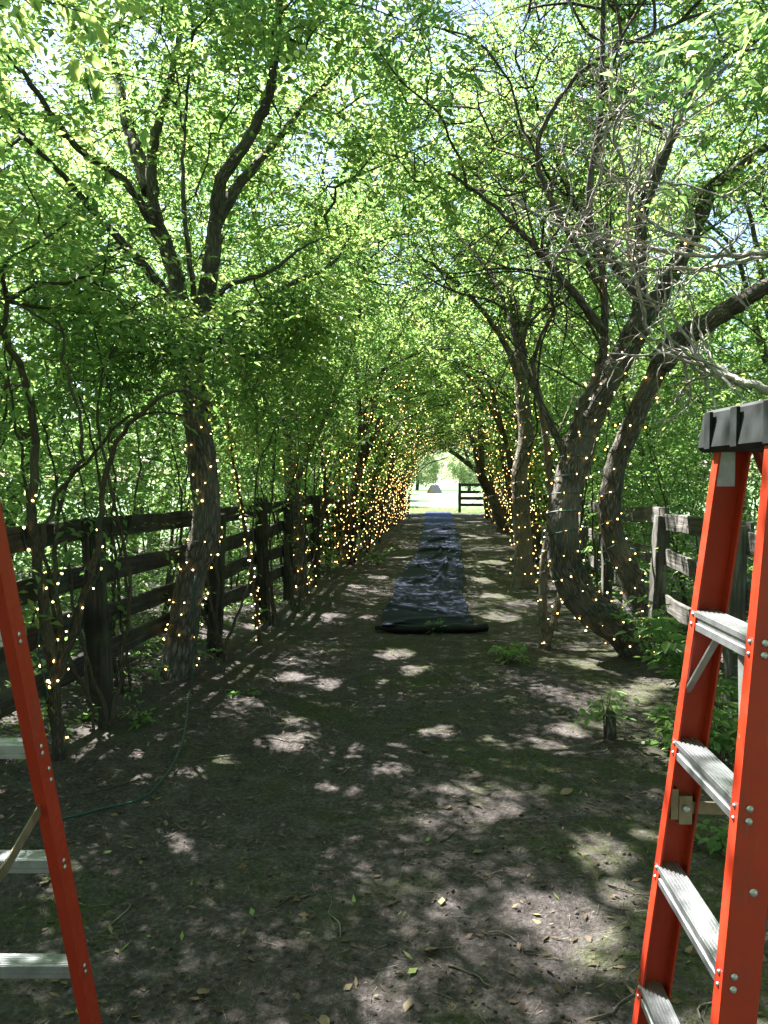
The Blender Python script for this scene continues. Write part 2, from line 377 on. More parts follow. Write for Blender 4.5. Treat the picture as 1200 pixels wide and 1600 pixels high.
# openings in the canopy: where the photograph shows sun reaching the ground (pixel, half width in pixels) or a raised thing
spots = [(515, 965, 30), (575, 968, 13), (452, 1070, 27), (516, 1080, 28), (620, 1026, 34), (445, 1166, 30), (556, 1166, 20), (530, 1185, 20), (612, 1178, 22), (655, 1056, 18), (238, 1180, 32),
         (300, 1215, 18), (352, 1195, 20), (140, 1190, 26), (700, 1236, 28), (772, 1262, 38), (692, 1150, 28), (545, 1240, 20), (285, 1342, 26), (890, 1455, 58), (935, 1338, 36), (975, 1400, 34), (925, 1495, 44),
         (602, 1572, 22), (505, 1240, 18), (890, 1142, 24), (1005, 1085, 34), (930, 1042, 36), (335, 1003, 34), (392, 985, 20), (150, 1150, 18), (1010, 1300, 22), (860, 1168, 20), (200, 1230, 14), (530, 1350, 14),
         (430, 1475, 16), (20, 1360, 28), (30, 1140, 30), (85, 1390, 14), (780, 1160, 16), (540, 885, 20), (590, 905, 16), (750, 905, 16), (775, 880, 20), (770, 930, 22), (625, 868, 9), (735, 838, 12), (740, 815, 14),
         (780, 965, 24), (560, 920, 14), (610, 1210, 16), (670, 1290, 14), (470, 1130, 12), (820, 1420, 20), (1040, 1180, 16)]
GAPS = []
for px, py, w in spots:
    d = 1920.0 / (py - 750); x = (px - 600) / 1200 * d; GAPS.append((x, d, 0.0, w * d / 1200 * .90 + .030, w * d / 1200 * 1.05 + .040))
for (px, py, d, r) in [(1000, 815, 7.6, .3), (1080, 830, 6.6, .28), (1020, 900, 7.4, .22), (1175, 880, 5.1, .2), (1090, 920, 6.2, .15), (890, 800, 6.6, .2), (815, 690, 11.3, .4), (812, 620, 11.3, .4), (815, 760, 11.4, .25), (1000, 330, 5.4, .55), (900, 370, 5.6, .5), (980, 250, 5.3, .5), (1110, 400, 5.3, .5), (1090, 565, 5.6, .42),
                       (950, 200, 5.1, .45), (1160, 600, 5.3, .35), (820, 320, 5.7, .25), (1150, 1200, 1.6, .07), (1120, 965, 1.75, .08), (1040, 190, 5.1, .3), (0, 850, 1.7, .09), (640, 960, 9.5, .06), (700, 960, 9.4, .05), (610, 975, 8.3, .09), (985, 960, 7.0, .12)]:
    q = P(px, py, d); GAPS.append((q[0] - TS[0] / TS[2] * q[2], q[1] - TS[1] / TS[2] * q[2], q[2] - .1, r, r))
GAPS = np.array(GAPS)
VIEW_GAPS = [(60, 130, 45, 40, .85), (490, 250, 55, 55, .75), (1150, 385, 55, 60, .8), (610, 420, 35, 50, .6), (230, 60, 40, 30, .7), (545, 150, 40, 40, .6), (700, 215, 60, 60, .45), (830, 120, 40, 40, .5), (430, 330, 40, 40, .6), (1010, 30, 50, 30, .6)]
def lit_keep(p):
    n = len(p); k = np.ones(n, bool)
    z = np.maximum(p[:, 2], 0); g = p[:, :2] - TS[:2] * (z / TS[2])[:, None] + rng.normal(0, .025, (n, 2))
    g0 = g.copy(); u0 = rng.uniform(0, 1, n)
    g = g + .08 * np.stack([vnoise(g0[:, 0], g0[:, 1], 5.5, 71), vnoise(g0[:, 0], g0[:, 1], 5.5, 72)], 1) + .05 * np.stack([vnoise(g0[:, 0], g0[:, 1], 13, 73), vnoise(g0[:, 0], g0[:, 1], 13, 74)], 1)
    for gx, gy, z0, rx, ry in GAPS:
        k &= ~((((g[:, 0] - gx) / rx) ** 2 + ((g[:, 1] - gy) / ry) ** 2 < 1) & (p[:, 2] > z0) & (u0 < .985))
    m = vnoise(g[:, 0], g[:, 1], 1.7, 61) * .6 + vnoise(g[:, 0], g[:, 1], 4.2, 62) * .4
    mapped = (np.abs(g[:, 0] - axis(g[:, 1]) - .15) < 2.0) & (g[:, 1] > -1) & (g[:, 1] < 11)
    cl = np.interp(g[:, 1], [7.9, 9, 11, 14, 19, 25, 38.6], [.50, .52, .66, .95, 1.38, 1.80, 2.72])
    oncloth = (np.abs(g[:, 0] - cl) < .62) & (g[:, 1] > 7.9)
    k &= ~((m > np.where(oncloth, .9, np.where(mapped, .76, np.where(g[:, 1] > 13, np.where(np.abs(g[:, 0] - axis(g[:, 1])) < 2.6, .60, .5), np.where(g[:, 0] < axis(g[:, 1]) - 2.0, .38, .45))))) & (p[:, 2] > 2.4))
    # seen openings to the sky, and the bare space before the forked limbs and the dead branches
    y = np.maximum(p[:, 1], .3); zc = p[:, 1] * FWD[1] + (p[:, 2] - EYE) * FWD[2]; zc = np.maximum(zc, .2)
    px = 600 + p[:, 0] / zc * 1200; py = 800 - ((p[:, 1] * UPV[1] + (p[:, 2] - EYE) * UPV[2]) / zc) * 1200
    u = rng.uniform(0, 1, n); jx = rng.normal(0, 9, n); jy = rng.normal(0, 9, n)
    for cx, cy, rx, ry, pr in VIEW_GAPS:
        k &= ~((((px + jx - cx) / rx) ** 2 + ((py + jy - cy) / ry) ** 2 < 1) & (u < pr) & (p[:, 1] > 2))
    k &= ~((p[:, 1] > 1) & (p[:, 1] < 6.15) & (px + jx > 165) & (px + jx < 470) & (py + jy > 110) & (py + jy < 470) & (u < .88))
    k &= ~((p[:, 1] > 1) & (p[:, 1] < 6.4) & (px + jx > 830) & (py + jy > 170) & (py + jy < 760) & (u < .80))
    k &= ~((p[:, 1] > 1) & (p[:, 1] < 6.6) & (px + jx > 840) & (px + jx < 1120) & (py + jy > 560) & (py + jy < 1020) & (p[:, 0] < 2.5))
    return k
def leaf_cloud(mb, o, d, n, L, K, size, far=False, droop=.2, narrow=.46, carve=False):
    """sprays: o origins, d directions, n plane normals (S,3), L lengths (S); K leaves each"""
    S = len(o)
    if S == 0: return
    d = norm(d); b = norm(np.cross(n, d)); n = np.cross(d, b)
    t = (np.arange(K) + .6) / K
    side = np.where(np.arange(K) % 2 == 0, 1.0, -1.0)
    pos = o[:, None] + d[:, None] * (L[:, None] * t[None])[..., None]
    pos[..., 2] -= droop * (L[:, None] * t[None] ** 2)
    ang = rng.normal(.95, .22, (S, K)); ang[:, -1] = rng.normal(0, .25, S)
    ld = d[:, None] * np.cos(ang)[..., None] + b[:, None] * (np.sin(ang) * side[None])[..., None] + rng.normal(0, .11, (S, K, 3))
    ld[..., 2] -= rng.uniform(0, .45, (S, K)); ld = norm(ld)
    ln = norm(n[:, None] + rng.normal(0, .27, (S, K, 3)))
    ls = norm(np.cross(ln, ld)); ln = np.cross(ld, ls)
    sz = size * rng.uniform(.6, 1.25, (S, K)) * rng.uniform(.7, 1.3, (S, 1))
    w = sz * narrow * rng.uniform(.8, 1.15, (S, K)) * .5
    p = pos + ld * (.12 * sz)[..., None]
    tint = np.clip(rng.normal(.45, .24, (S, 1)) + rng.normal(0, .14, (S, K)), 0, 1).ravel()
    if carve:
        kk = lit_keep((pos + ld * (.5 * sz)[..., None]).reshape(-1, 3))
        p, ld, ls, ln = (a.reshape(-1, 3)[kk][None] for a in (p, ld, ls, ln)); sz = sz.ravel()[kk][None]; w = w.ravel()[kk][None]; tint = tint[kk]; S, K = 1, int(kk.sum())
        if K == 0: return
    e = lambda a: a[..., None]
    if far:
        v = np.stack([p, p + ld * e(.45 * sz) + ls * e(w) + ln * e(.12 * sz), p + ld * e(sz) - ln * e(.06 * sz), p + ld * e(.45 * sz) - ls * e(w) + ln * e(.12 * sz)], 2)
        f = np.array([[0, 1, 2, 3]])
        q = (np.arange(S * K)[:, None, None] * 4 + f[None]).reshape(-1, 4); rep = 1
    else:
        up = ln * e(.10 * sz)
        v = np.stack([p,
                      p + ld * e(.28 * sz) + ls * e(.88 * w) + up, p + ld * e(.62 * sz) + ls * e(.80 * w) + up * .7,
                      p + ld * e(sz) - ln * e(.10 * sz),
                      p + ld * e(.62 * sz) - ls * e(.80 * w) + up * .7, p + ld * e(.28 * sz) - ls * e(.88 * w) + up], 2)
        f = np.array([[0, 1, 2, 3], [0, 3, 4, 5]])
        q = (np.arange(S * K)[:, None, None] * 6 + f[None]).reshape(-1, 4); rep = 2
    mb.add(v.reshape(-1, 3), q, tq=np.repeat(tint, rep))

def tunnel_clear(p, slack=0.0):
    """True where a leaf may be: outside the arch over the path and away from the lens"""
    x = p[:, 0] - (axis(p[:, 1]) + .0); y = p[:, 1]; z = p[:, 2]
    b = np.interp(y, [0, 6, 10, 38], [3.6, 3.3, 2.95, 2.8]) - slack
    a = np.interp(y, [0, 6, 10, 38], [2.3, 2.0, 1.85, 1.75]) - slack
    inside = (np.abs(x) / a) ** 2.1 + (z / b) ** 2.1 < 1
    near = (np.linalg.norm(p - np.array([0, 0, EYE]), axis=1) < 2.1)
    lowback = (y < 1.2) & (z < 2.6)
    # keep the right-hand ladder and the left-hand ladder free
    lad = (y < 3.0) & (np.abs(x) < 2.6) & (z < 2.3)
    return ~(inside | near | lowback | lad) & (z > .12)

def grow(skel, skel_r, attract, bend=.12, tipr=.0035):
    """connects attractors to a skeleton; returns chains [(points, radii)] and per attractor tip direction"""
    nodes = [np.asarray(p) for p in skel]; par = [-1] * len(nodes); fixed = len(nodes)
    arr = np.array(nodes); cap_ = len(nodes) + len(attract) * 6 + 10
    buf = np.zeros((cap_, 3)); buf[:fixed] = arr; nn = fixed
    par = np.full(cap_, -1, int); cost = np.zeros(cap_)
    dist = np.array([np.min(np.linalg.norm(arr - a, axis=1)) for a in attract])
    chains = []; tipd = np.zeros((len(attract), 3)); ends = np.zeros(len(attract), int)
    for ai in np.argsort(dist):
        a = attract[ai]; dd = np.linalg.norm(buf[:nn] - a, axis=1)
        up = np.maximum(buf[:nn, 2] - a[2], 0) * .7
        k = int(np.argmin(dd + .22 * cost[:nn] + up)); s = buf[k]; L = dd[k]
        m = int(min(5, max(2, round(L / .22))))
        t = np.linspace(0, 1, m + 1)[1:, None]
        mid = rng.normal(0, bend, 3) * L; mid[2] += .10 * L
        pts = s + (a - s) * t + mid * np.sin(t * math.pi) + rng.normal(0, .022 * min(L, 1.0), (m, 3)) * (t < 1)
        idx = []; prev = k
        for q in pts:
            buf[nn] = q; par[nn] = prev; cost[nn] = cost[prev] + L / m; prev = nn; idx.append(nn); nn += 1
        chains.append((k, idx)); ends[ai] = prev
        dv = pts[-1] - (pts[-2] if m > 1 else s); tipd[ai] = dv / (np.linalg.norm(dv) + 1e-9)
    cnt = np.zeros(nn)
    for e in ends: cnt[e] += 1
    for i in range(nn - 1, fixed - 1, -1):
        if par[i] >= 0: cnt[par[i]] += cnt[i]
    out = []
    for k, idx in chains:
        ids = [k] + idx; p = buf[ids]
        r = tipr * np.maximum(cnt[ids], 1) ** .42
        if k < fixed: r[0] = min(r[1] * 1.25, skel_r[k] * .8)
        r[-1] = min(r[-1], r[-2] * .9)
        out.append((p, r))
    return out, tipd

def sample_blobs(blobs, n, minz=.3, far=False, slack=0.0):
    vol = np.array([b[1][0] * b[1][1] * b[1][2] * (b[2] if len(b) > 2 else 1) for b in blobs]); w = vol / vol.sum(); out = []
    for b, ww in zip(blobs, w):
        m = int(n * ww * 2.2) + 4
        u = norm(rng.normal(size=(m, 3))) * (rng.uniform(.05, 1, m) ** .42)[:, None]
        p = np.asarray(b[0]) + u * np.asarray(b[1])
        p = p[tunnel_clear(p, slack) & (p[:, 2] > minz)]
        out.append(p[:int(n * ww) + 1])
    return np.concatenate(out)

def make_tree(name, label, cat, base, trunk, limbs, blobs, n_att, sprays=5, K=13, leaf=.075, far=False, mat='bark', lmat='leaf',
              group=None, trunk_r=(.12, .08), minz=.3, ridge=.05, stems=(), sides=None, tipr=.0035, spray_len=(.24, .52)):
    root = empty(name, tuple(base), label=label, cat=cat, group=group)
    sk = []; skr = []
    nseg = 26 if far else 100
    if trunk is not None:
        tp = catmull(trunk, nseg); tr = np.linspace(trunk_r[0], trunk_r[1], nseg)
        mb = MB(); tube(mb, tp, tr, sides or (9 if far else 40), 0 if far else ridge, flare=.35)
        link("trunk", mb.mesh("trunk", M[mat], True), root)
        sk += list(tp[nseg // 3::4 if not far else 2]); skr += list(tr[nseg // 3::4 if not far else 2])
    for pts, r0, r1 in limbs:
        ns = 14 if far else 44
        lp = catmull(pts, ns)
        if not far: lp[2:-1] += rng.normal(0, .004, (ns - 3, 3))
        lr = r0 + (r1 * .55 - r0) * np.linspace(0, 1, ns) ** .85
        mb = MB(); tube(mb, lp, lr, 7 if far else 13, 0 if far else ridge * .7)
        link("limb", mb.mesh("limb", M[mat], True), root)
        sk += list(lp[2::2]); skr += list(lr[2::2])
    for pts, r0, r1 in stems:
        ns = 10 if far else 26
        lp = catmull(pts, ns); lp[1:-1] += rng.normal(0, .008, (ns - 2, 3)); lr = np.linspace(r0, r1, ns)
        mb = MB(); tube(mb, lp, lr, 5 if far else 6)
        link("stem", mb.mesh("stem", M['bark_thin'], True), root)
        sk += list(lp[ns // 3::2]); skr += list(lr[ns // 3::2])
    if n_att:
        att = sample_blobs(blobs, n_att, minz)
        chains, tipd = grow(sk, skr, att, tipr=tipr)
        mb = MB()
        for p, r in chains:
            rm = r.max(); tube(mb, p, r, 6 if rm > .02 else (4 if rm > .008 else 3), cap=False)
        S = len(att) * sprays
        o = np.repeat(att, sprays, 0) + rng.normal(0, .20 if not far else .28, (S, 3))
        d = norm(np.repeat(tipd, sprays, 0) * .5 + rng.normal(0, .75, (S, 3)) * np.array([1, 1, .45]))
        n = norm(np.array([0, 0, 1.0]) + rng.normal(0, .33, (S, 3)))
        L = rng.uniform(spray_len[0], spray_len[1], S)
        ok = tunnel_clear(o, -.05) & tunnel_clear(o + d * L[:, None] * .8, .05) & (o[:, 2] > minz * .7); o, d, n, L = o[ok], d[ok], n[ok], L[ok]
        if not far:
            for a_, d_, L_ in zip(o[::4], d[::4], L[::4]):
                q = a_ + d_ * L_; q = q - np.array([0, 0, .12 * L_])
                tube(mb, np.array([a_ - d_ * .05, q]), np.array([.003, .0015]), 3, cap=False)
        link("branches", mb.mesh("branches", M['bark_thin'], True), root, kind="stuff")
        lb = MB(); leaf_cloud(lb, o, d, n, L, K, leaf, True, carve=True)
        link("crown", lb.mesh("crown", M[lmat], False), root, kind="stuff")
    return root

def G(x, y): return np.array([x, y, float(gz(x, y)) - .03])

# ------------------------------------------------------------------ hero trees
# big tree by the left fence
d0 = 6.1
T1_tr = [G(-1.66, 6.1), P(285, 1000, 6.1), P(298, 910, 6.1), P(322, 825, 6.1), P(318, 740, 6.12), P(306, 650, 6.15), P(300, 570, 6.2), P(300, 500, 6.25)]
T1_l = [
    ([P(297, 535, 6.2), P(281, 460, 6.2), P(262, 390, 6.25), P(238, 310, 6.3), P(242, 215, 6.4), P(265, 130, 6.5), P(285, 30, 6.7)], .082, .04),
    ([P(236, 300, 6.35), P(215, 240, 6.5), P(195, 180, 6.7), P(180, 100, 7.0), P(150, 10, 7.3)], .075, .035),
    ([P(300, 535, 6.25), P(322, 460, 6.2), P(335, 370, 6.1), P(345, 285, 6.0), P(385, 222, 5.9), P(420, 150, 5.8), P(432, 60, 5.7), P(440, -30, 5.6)], .082, .036),
    ([P(300, 520, 6.2), P(350, 452, 6.1), P(420, 425, 6.0), P(475, 385, 6.0), P(520, 368, 6.0)], .030, .006),
    ([P(338, 345, 6.1), P(372, 290, 6.3), P(420, 235, 6.6), P(480, 160, 7.0), P(560, 80, 7.4), P(610, 20, 7.8)], .055, .02),
    ([P(270, 470, 6.2), P(215, 405, 5.9), P(150, 335, 5.6), P(90, 265, 5.3), P(30, 205, 5.0)], .045, .02),
    ([P(255, 380, 6.3), P(200, 290, 6.0), P(120, 230, 5.6), P(40, 120, 5.2), P(-20, 60, 5.0)], .04, .018),
    ([P(305, 500, 6.2), P(298, 420, 5.9), P(286, 300, 5.8), P(290, 180, 5.8), P(300, 60, 5.9)], .026, .014),
    ([P(300, 560, 6.2), P(380, 500, 6.6), P(440, 450, 7.2), P(520, 410, 7.8), P(560, 340, 8.2), P(600, 250, 8.6)], .04, .012),
]
T1_b = [((-2.3, 6.0, 5.0), (2.0, 2.0, 1.9)), ((-.4, 6.2, 5.3), (1.8, 2.0, 1.6)), ((-2.6, 5.2, 2.9), (1.3, 1.3, .75)), ((-1.9, 5.4, 2.5), (1.0, .7, .45), 2), ((-1.4, 5.35, 2.55), (.95, .4, .42), 5), ((-.75, 6.5, 2.85), (.6, .6, .5), 4), ((-1.0, 7.2, 2.7), (.8, 1.0, .7), 3), ((-.3, 7.8, 3.6), (.9, .9, .8))]
make_tree("tree", "large grey-barked tree by the left fence, forking into two thick limbs, wound with lights", "tree", T1_tr[0], T1_tr, T1_l, T1_b, 600,
          sprays=9, K=15, leaf=.07, trunk_r=(.118, .088), ridge=.085)

# twin-trunked tree on the right
T2_tr = [G(2.40, 6.95) + np.array([0, 0, -.02]), P(985, 995, 6.9), P(948, 968, 6.85), P(908, 932, 6.8), P(884, 880, 6.8), P(879, 825, 6.8), P(888, 760, 6.85), P(905, 690, 6.9), P(935, 620, 6.95), P(975, 555, 7.0), P(1005, 490, 7.05)]
T2_l = [
    ([P(975, 1000, 6.95), P(992, 950, 7.0), P(988, 905, 7.0), P(962, 850, 7.0), P(953, 790, 7.0), P(962, 725, 7.0), P(985, 670, 6.95), P(1012, 610, 6.9), P(1040, 548, 6.8)], .11, .15),
    ([P(1030, 570, 6.85), P(1065, 530, 6.75), P(1110, 500, 6.6), P(1160, 470, 6.4), P(1230, 430, 6.1), P(1330, 380, 5.8)], .115, .08),
    ([P(985, 530, 7.0), P(1025, 470, 7.0), P(1060, 410, 7.0), P(1090, 350, 7.0), P(1120, 290, 6.9), P(1170, 250, 6.8), P(1240, 200, 6.6)], .10, .05),
    ([P(1000, 500, 7.05), P(1000, 420, 7.1), P(1005, 330, 7.1), P(1040, 240, 7.0), P(1070, 160, 6.9), P(1130, 90, 6.8), P(1220, 40, 6.6)], .075, .03),
    ([P(900, 700, 6.9), P(905, 640, 6.7), P(930, 590, 6.6), P(945, 520, 6.5), P(940, 420, 6.4), P(920, 320, 6.3), P(935, 200, 6.2), P(940, 60, 6.1), P(945, -40, 6.0)], .045, .03),
    ([P(945, 520, 6.5), P(890, 450, 6.3), P(830, 380, 6.1), P(770, 320, 5.9), P(700, 270, 5.8)], .04, .015),
    ([P(895, 740, 6.85), P(850, 640, 6.9), P(815, 560, 7.1), P(790, 480, 7.4), P(760, 420, 7.7), P(700, 350, 8.1)], .035, .014),
    ([P(935, 440, 6.4), P(870, 330, 6.1), P(840, 230, 5.8), P(900, 120, 5.4), P(1000, 60, 5.1), P(1100, 20, 4.9)], .026, .014),
    ([P(1010, 480, 7.0), P(950, 400, 7.2), P(900, 320, 7.5), P(850, 200, 7.9), P(800, 80, 8.3)], .05, .02),
]
T2_b = [((2.6, 7.0, 5.6), (1.9, 2.0, 1.7)), ((.9, 6.6, 5.6), (1.7, 2.0, 1.5)), ((3.4, 5.6, 3.9), (1.0, 1.4, 1.2)), ((3.3, 7.5, 3.0), (.8, 1.3, .9))]
T2 = make_tree("tree", "twin-trunked tree with furrowed bark leaning over the path, wound with wire and lights", "tree", T2_tr[0], T2_tr, T2_l, T2_b, 480,
          sprays=9, K=14, leaf=.065, trunk_r=(.165, .095), ridge=.10)
# silvery dead twigs of that tree
def twiggy(mb, a, d, L, r, depth):
    m = 7; pts = [np.asarray(a, float)]; dd = np.asarray(d, float)
    for i in range(m):
        dd = dd + rng.normal(0, .22, 3); dd /= np.linalg.norm(dd); pts.append(pts[-1] + dd * L / m)
    p = catmull(pts, 14); tube(mb, p, np.linspace(r, r * .35, 14), 5 if r > .006 else 3, cap=False)
    if depth > 0:
        for i in range(rng.integers(3, 6)):
            k = rng.integers(3, 13); nd = dd + rng.normal(0, .8, 3); nd /= np.linalg.norm(nd)
            twiggy(mb, p[k], nd, L * rng.uniform(.35, .6), r * .55, depth - 1)
mb = MB()
for k_ in range(58):
    l_ = T2_l[[2, 3, 4, 5, 6, 7, 8, 4, 5, 8][k_ % 10]][0]; p_ = catmull(l_, 40); i_ = int(rng.integers(8, 38)); dd = p_[i_ + 1] - p_[i_ - 1]; dd /= np.linalg.norm(dd)
    nd = dd * .35 + rng.normal(0, .6, 3) + np.array([-.25, -.25, .1]); twiggy(mb, p_[i_], nd / np.linalg.norm(nd), rng.uniform(.7, 1.7), rng.uniform(.007, .014), 2)
link("branches", mb.mesh("branches", M['bark_thin'], True), T2, kind="stuff")
dead_list = [([P(1200, 790 - 180, 5.2), P(1130, 585, 5.4), P(1085, 560, 5.6), P(1030, 548, 5.9)], .03), ([P(1205, 395, 5.0), P(1100, 400, 5.3), P(1000, 385, 5.5), P(900, 365, 5.6), P(800, 315, 5.7)], .020),
             ([P(1200, 400, 5.4), P(1090, 420, 5.5), P(990, 415, 5.5), P(900, 390, 5.5)], .018), ([P(1110, 390, 5.4), P(1040, 360, 5.4), P(990, 325, 5.4), P(1000, 290, 5.3), P(1070, 290, 5.2), P(1160, 315, 5.0)], .014),
             ([P(1015, 520, 5.9), P(985, 400, 5.6), P(980, 290, 5.3), P(960, 200, 5.0), P(1000, 120, 4.8)], .016), ([P(1000, 300, 5.4), P(1060, 190, 5.1), P(1140, 100, 4.8)], .014),
             ([P(860, 420, 6.0), P(930, 300, 5.5), P(950, 180, 5.2), P(965, 120, 5.0)], .014)]
for pts, r in dead_list:
    mb = MB(); p = catmull(pts, 30); p[1:] += rng.normal(0, .006, (29, 3))
    tube(mb, p, np.linspace(r, r * .4, 30), 7)
    r *= 1.15
    for i in range(15):
        k = rng.integers(4, 29); dd = p[min(k + 1, 29)] - p[k - 1]; dd /= np.linalg.norm(dd)
        nd = dd * .6 + rng.normal(0, .6, 3); twiggy(mb, p[k], nd / np.linalg.norm(nd), rng.uniform(.3, .75), r * .42, 1)
    link("dead_branch", mb.mesh("dead_branch", M['dead'], True), T2, label="bare silvery dead branch")

# slim two-stemmed tree
T3_b = G(1.52, 7.2)
make_tree("tree", "slim pale double-stemmed tree standing before the twin-trunked tree", "tree", T3_b,
          [T3_b, P(848, 960, 7.2), P(850, 880, 7.2), P(862, 800, 7.2), P(856, 720, 7.2), P(846, 640, 7.2), P(830, 560, 7.2)],
          [([P(852, 1010, 7.15), P(870, 950, 7.3), P(885, 880, 7.5), P(905, 780, 7.8), P(940, 660, 8.0), P(990, 540, 8.2)], .04, .022),
           ([P(856, 720, 7.2), P(880, 660, 7.3), P(905, 600, 7.4)], .016, .01)],
          [((1.3, 7.4, 4.4), (.9, .9, .9))], 40, sprays=6, trunk_r=(.045, .026), mat='bark_pale', ridge=.03)
# pale tree a little further on
T4_b = G(2.12, 11.6)
make_tree("tree", "pale-barked upright tree with lights on its lower trunk, beyond the twin-trunked tree", "tree", T4_b,
          [T4_b, P(818, 860, 11.5), P(815, 800, 11.5), P(812, 740, 11.5), P(822, 680, 11.5), P(815, 610, 11.5), P(812, 540, 11.5), P(800, 450, 11.4)],
          [([P(815, 600, 11.5), P(790, 540, 11.2), P(750, 480, 10.8), P(700, 430, 10.4), P(650, 400, 10.0)], .06, .02),
           ([P(812, 540, 11.5), P(840, 440, 11.6), P(870, 340, 11.8), P(900, 240, 12)], .06, .03),
           ([P(800, 450, 11.4), P(770, 340, 11.2), P(740, 220, 11), P(720, 100, 10.8)], .06, .03)],
          [((2.6, 11.6, 5.5), (2.0, 2.1, 2.2)), ((.9, 11.2, 5.4), (1.6, 2, 1.8))], 400, sprays=9, K=14, leaf=.07, trunk_r=(.14, .08), mat='bark_pale', ridge=.06)
# dark trunk at the left, wrapped with lights
T5_b = G(-1.2, 10.6)
make_tree("tree", "dark leaning tree behind the paired fence posts, thick with lights", "tree", T5_b,
          [T5_b, P(466, 880, 10.6), P(462, 820, 10.6), P(455, 750, 10.6), P(452, 680, 10.7), P(448, 600, 10.8), P(440, 520, 11)],
          [([P(455, 760, 10.6), P(490, 690, 10.4), P(530, 600, 10.2), P(560, 500, 9.9), P(570, 400, 9.6)], .06, .025),
           ([P(448, 600, 10.8), P(430, 480, 10.9), P(400, 360, 11), P(390, 200, 11.2), P(400, 60, 11.4)], .06, .03),
           ([P(450, 640, 10.7), P(490, 520, 10.9), P(498, 400, 11.0), P(500, 300, 11.2), P(520, 180, 11.4)], .05, .022)],
          [((-2.0, 10.4, 5.3), (2.0, 2.2, 2.2)), ((-.1, 10.4, 5.4), (1.6, 2.0, 1.7)), ((-1.2, 9.4, 2.7), (.8, 1.2, .7), 4)], 430, sprays=9, K=14, leaf=.07, trunk_r=(.12, .08), ridge=.06,
          stems=[([G(-1.05, 11.3), P(500, 850, 11.2), P(508, 770, 11), P(500, 700, 10.9), P(470, 600, 10.9)], .03, .012), ([G(-1.3, 10.2), P(430, 820, 10.2), P(425, 740, 10.2), P(440, 640, 10.2)], .02, .01)])

# ------------------------------------------------------------------ the rest of the two rows, generated
def auto_tree(name, label, x, y, side, far, crown_x=.9, h=5.2, rad=(2.5, 2.2, 2.2), n_att=150, sprays=4, K=12, leaf=.085, lean=None, group=None, nst=4, minz=.5, mat='bark', lmat='leaf', tr=.11, low=True, arch=False):
    b = G(x, y); fz = rng.uniform(1.5, 2.3); ln = -side * rng.uniform(.1, .45) if lean is None else lean
    top = b + np.array([ln, rng.normal(0, .2), fz])
    trunk = [b, b + np.array([ln * .2 + rng.normal(0, .06), rng.normal(0, .06), fz * .4]), b + np.array([ln * .6, rng.normal(0, .1), fz * .75]), top]
    limbs = []
    for k in range(4):
        a = rng.uniform(0, 6.28); tx = (-side * (1.4 if k < 2 else -.6)) + rng.normal(0, .4); ty = rng.normal(0, .9); tz = h + rng.uniform(-.6, 1.6) - fz
        e = top + np.array([tx, ty, tz]); m1 = top + np.array([tx * .25, ty * .3, tz * .45]) + rng.normal(0, .12, 3)
        limbs.append(([top - np.array([0, 0, .12]), m1, (m1 + e) / 2 + rng.normal(0, .12, 3), e], tr * .55, tr * .07))
    stems = []
    for k in range(nst):
        o = np.array([rng.normal(0, .35), rng.normal(0, .6), 0]); bb = G(b[0] + o[0], b[1] + o[1])
        if abs(bb[0] - axis(bb[1])) < 1.65: bb[0] = axis(bb[1]) + side * 1.75
        e = bb + np.array([-side * rng.uniform(-.2, .7), rng.normal(0, .4), rng.uniform(2.2, 3.6)])
        stems.append(([bb, bb + (e - bb) * .35 + rng.normal(0, .1, 3) + np.array([side * .15, 0, 0]), bb + (e - bb) * .7 + rng.normal(0, .1, 3) + np.array([side * .12, 0, 0]), e], rng.uniform(.012, .026), .007))
    cx = axis(y) + side * crown_x
    blobs = [((b[0] + side * .5, y, h), rad), ((cx, y + rng.normal(0, .3), h + .1), (rad[0] * .75, rad[1], rad[2] * .75))]
    if low: blobs.append(((b[0] + side * .2, y, 2.5), (.9, 1.9, 1.0), 3.0 if far else 1.5))
    if arch: blobs.append(((axis(y) + side * .9, y, 3.7), (1.4, 2.2, .9), 1.6))
    return make_tree(name, label, "tree", b, trunk, limbs, blobs, n_att, sprays, K, leaf, far, mat, lmat, group, (tr, tr * .75), minz, .05, stems), trunk, limbs, stems
def arch_tangle(root, y, side, n):
    mb = MB()
    for k in range(n):
        yy = y + rng.uniform(-2.1, 2.1); x0 = axis(yy) + side * rng.uniform(1.95, 2.6); b = G(x0, yy); top = rng.uniform(2.3, 3.9); reach = rng.uniform(-.5, 1.6)
        pts = [b, b + np.array([side * rng.uniform(-.05, .25), rng.normal(0, .15), top * .4]), np.array([axis(yy) + side * rng.uniform(1.5, 2.1), yy + rng.normal(0, .3), top * .8]),
               np.array([axis(yy) + side * max(reach, .1), yy + rng.normal(0, .5), top + rng.uniform(.1, .6)]), np.array([axis(yy) + side * (reach - .8), yy + rng.normal(0, .8), top + rng.uniform(0, .5)])]
        p = catmull(pts, 16); p[1:] += rng.normal(0, .025, (15, 3)); r = rng.uniform(.008, .022)
        tube(mb, p, np.linspace(r, .004, 16), 4, cap=False)
        for m_ in range(4):
            i_ = int(rng.integers(4, 15)); dd = rng.normal(0, 1, 3) + (p[i_] - p[i_ - 1]) * 6; dd /= np.linalg.norm(dd); q = p[i_] + dd * rng.uniform(.3, .9)
            tube(mb, [p[i_], (p[i_] + q) / 2 + rng.normal(0, .05, 3), q], [r * .5, r * .35, .002], 3, cap=False)
    link("branches", mb.mesh("branches", M['bark_thin'], True), root, kind="stuff")

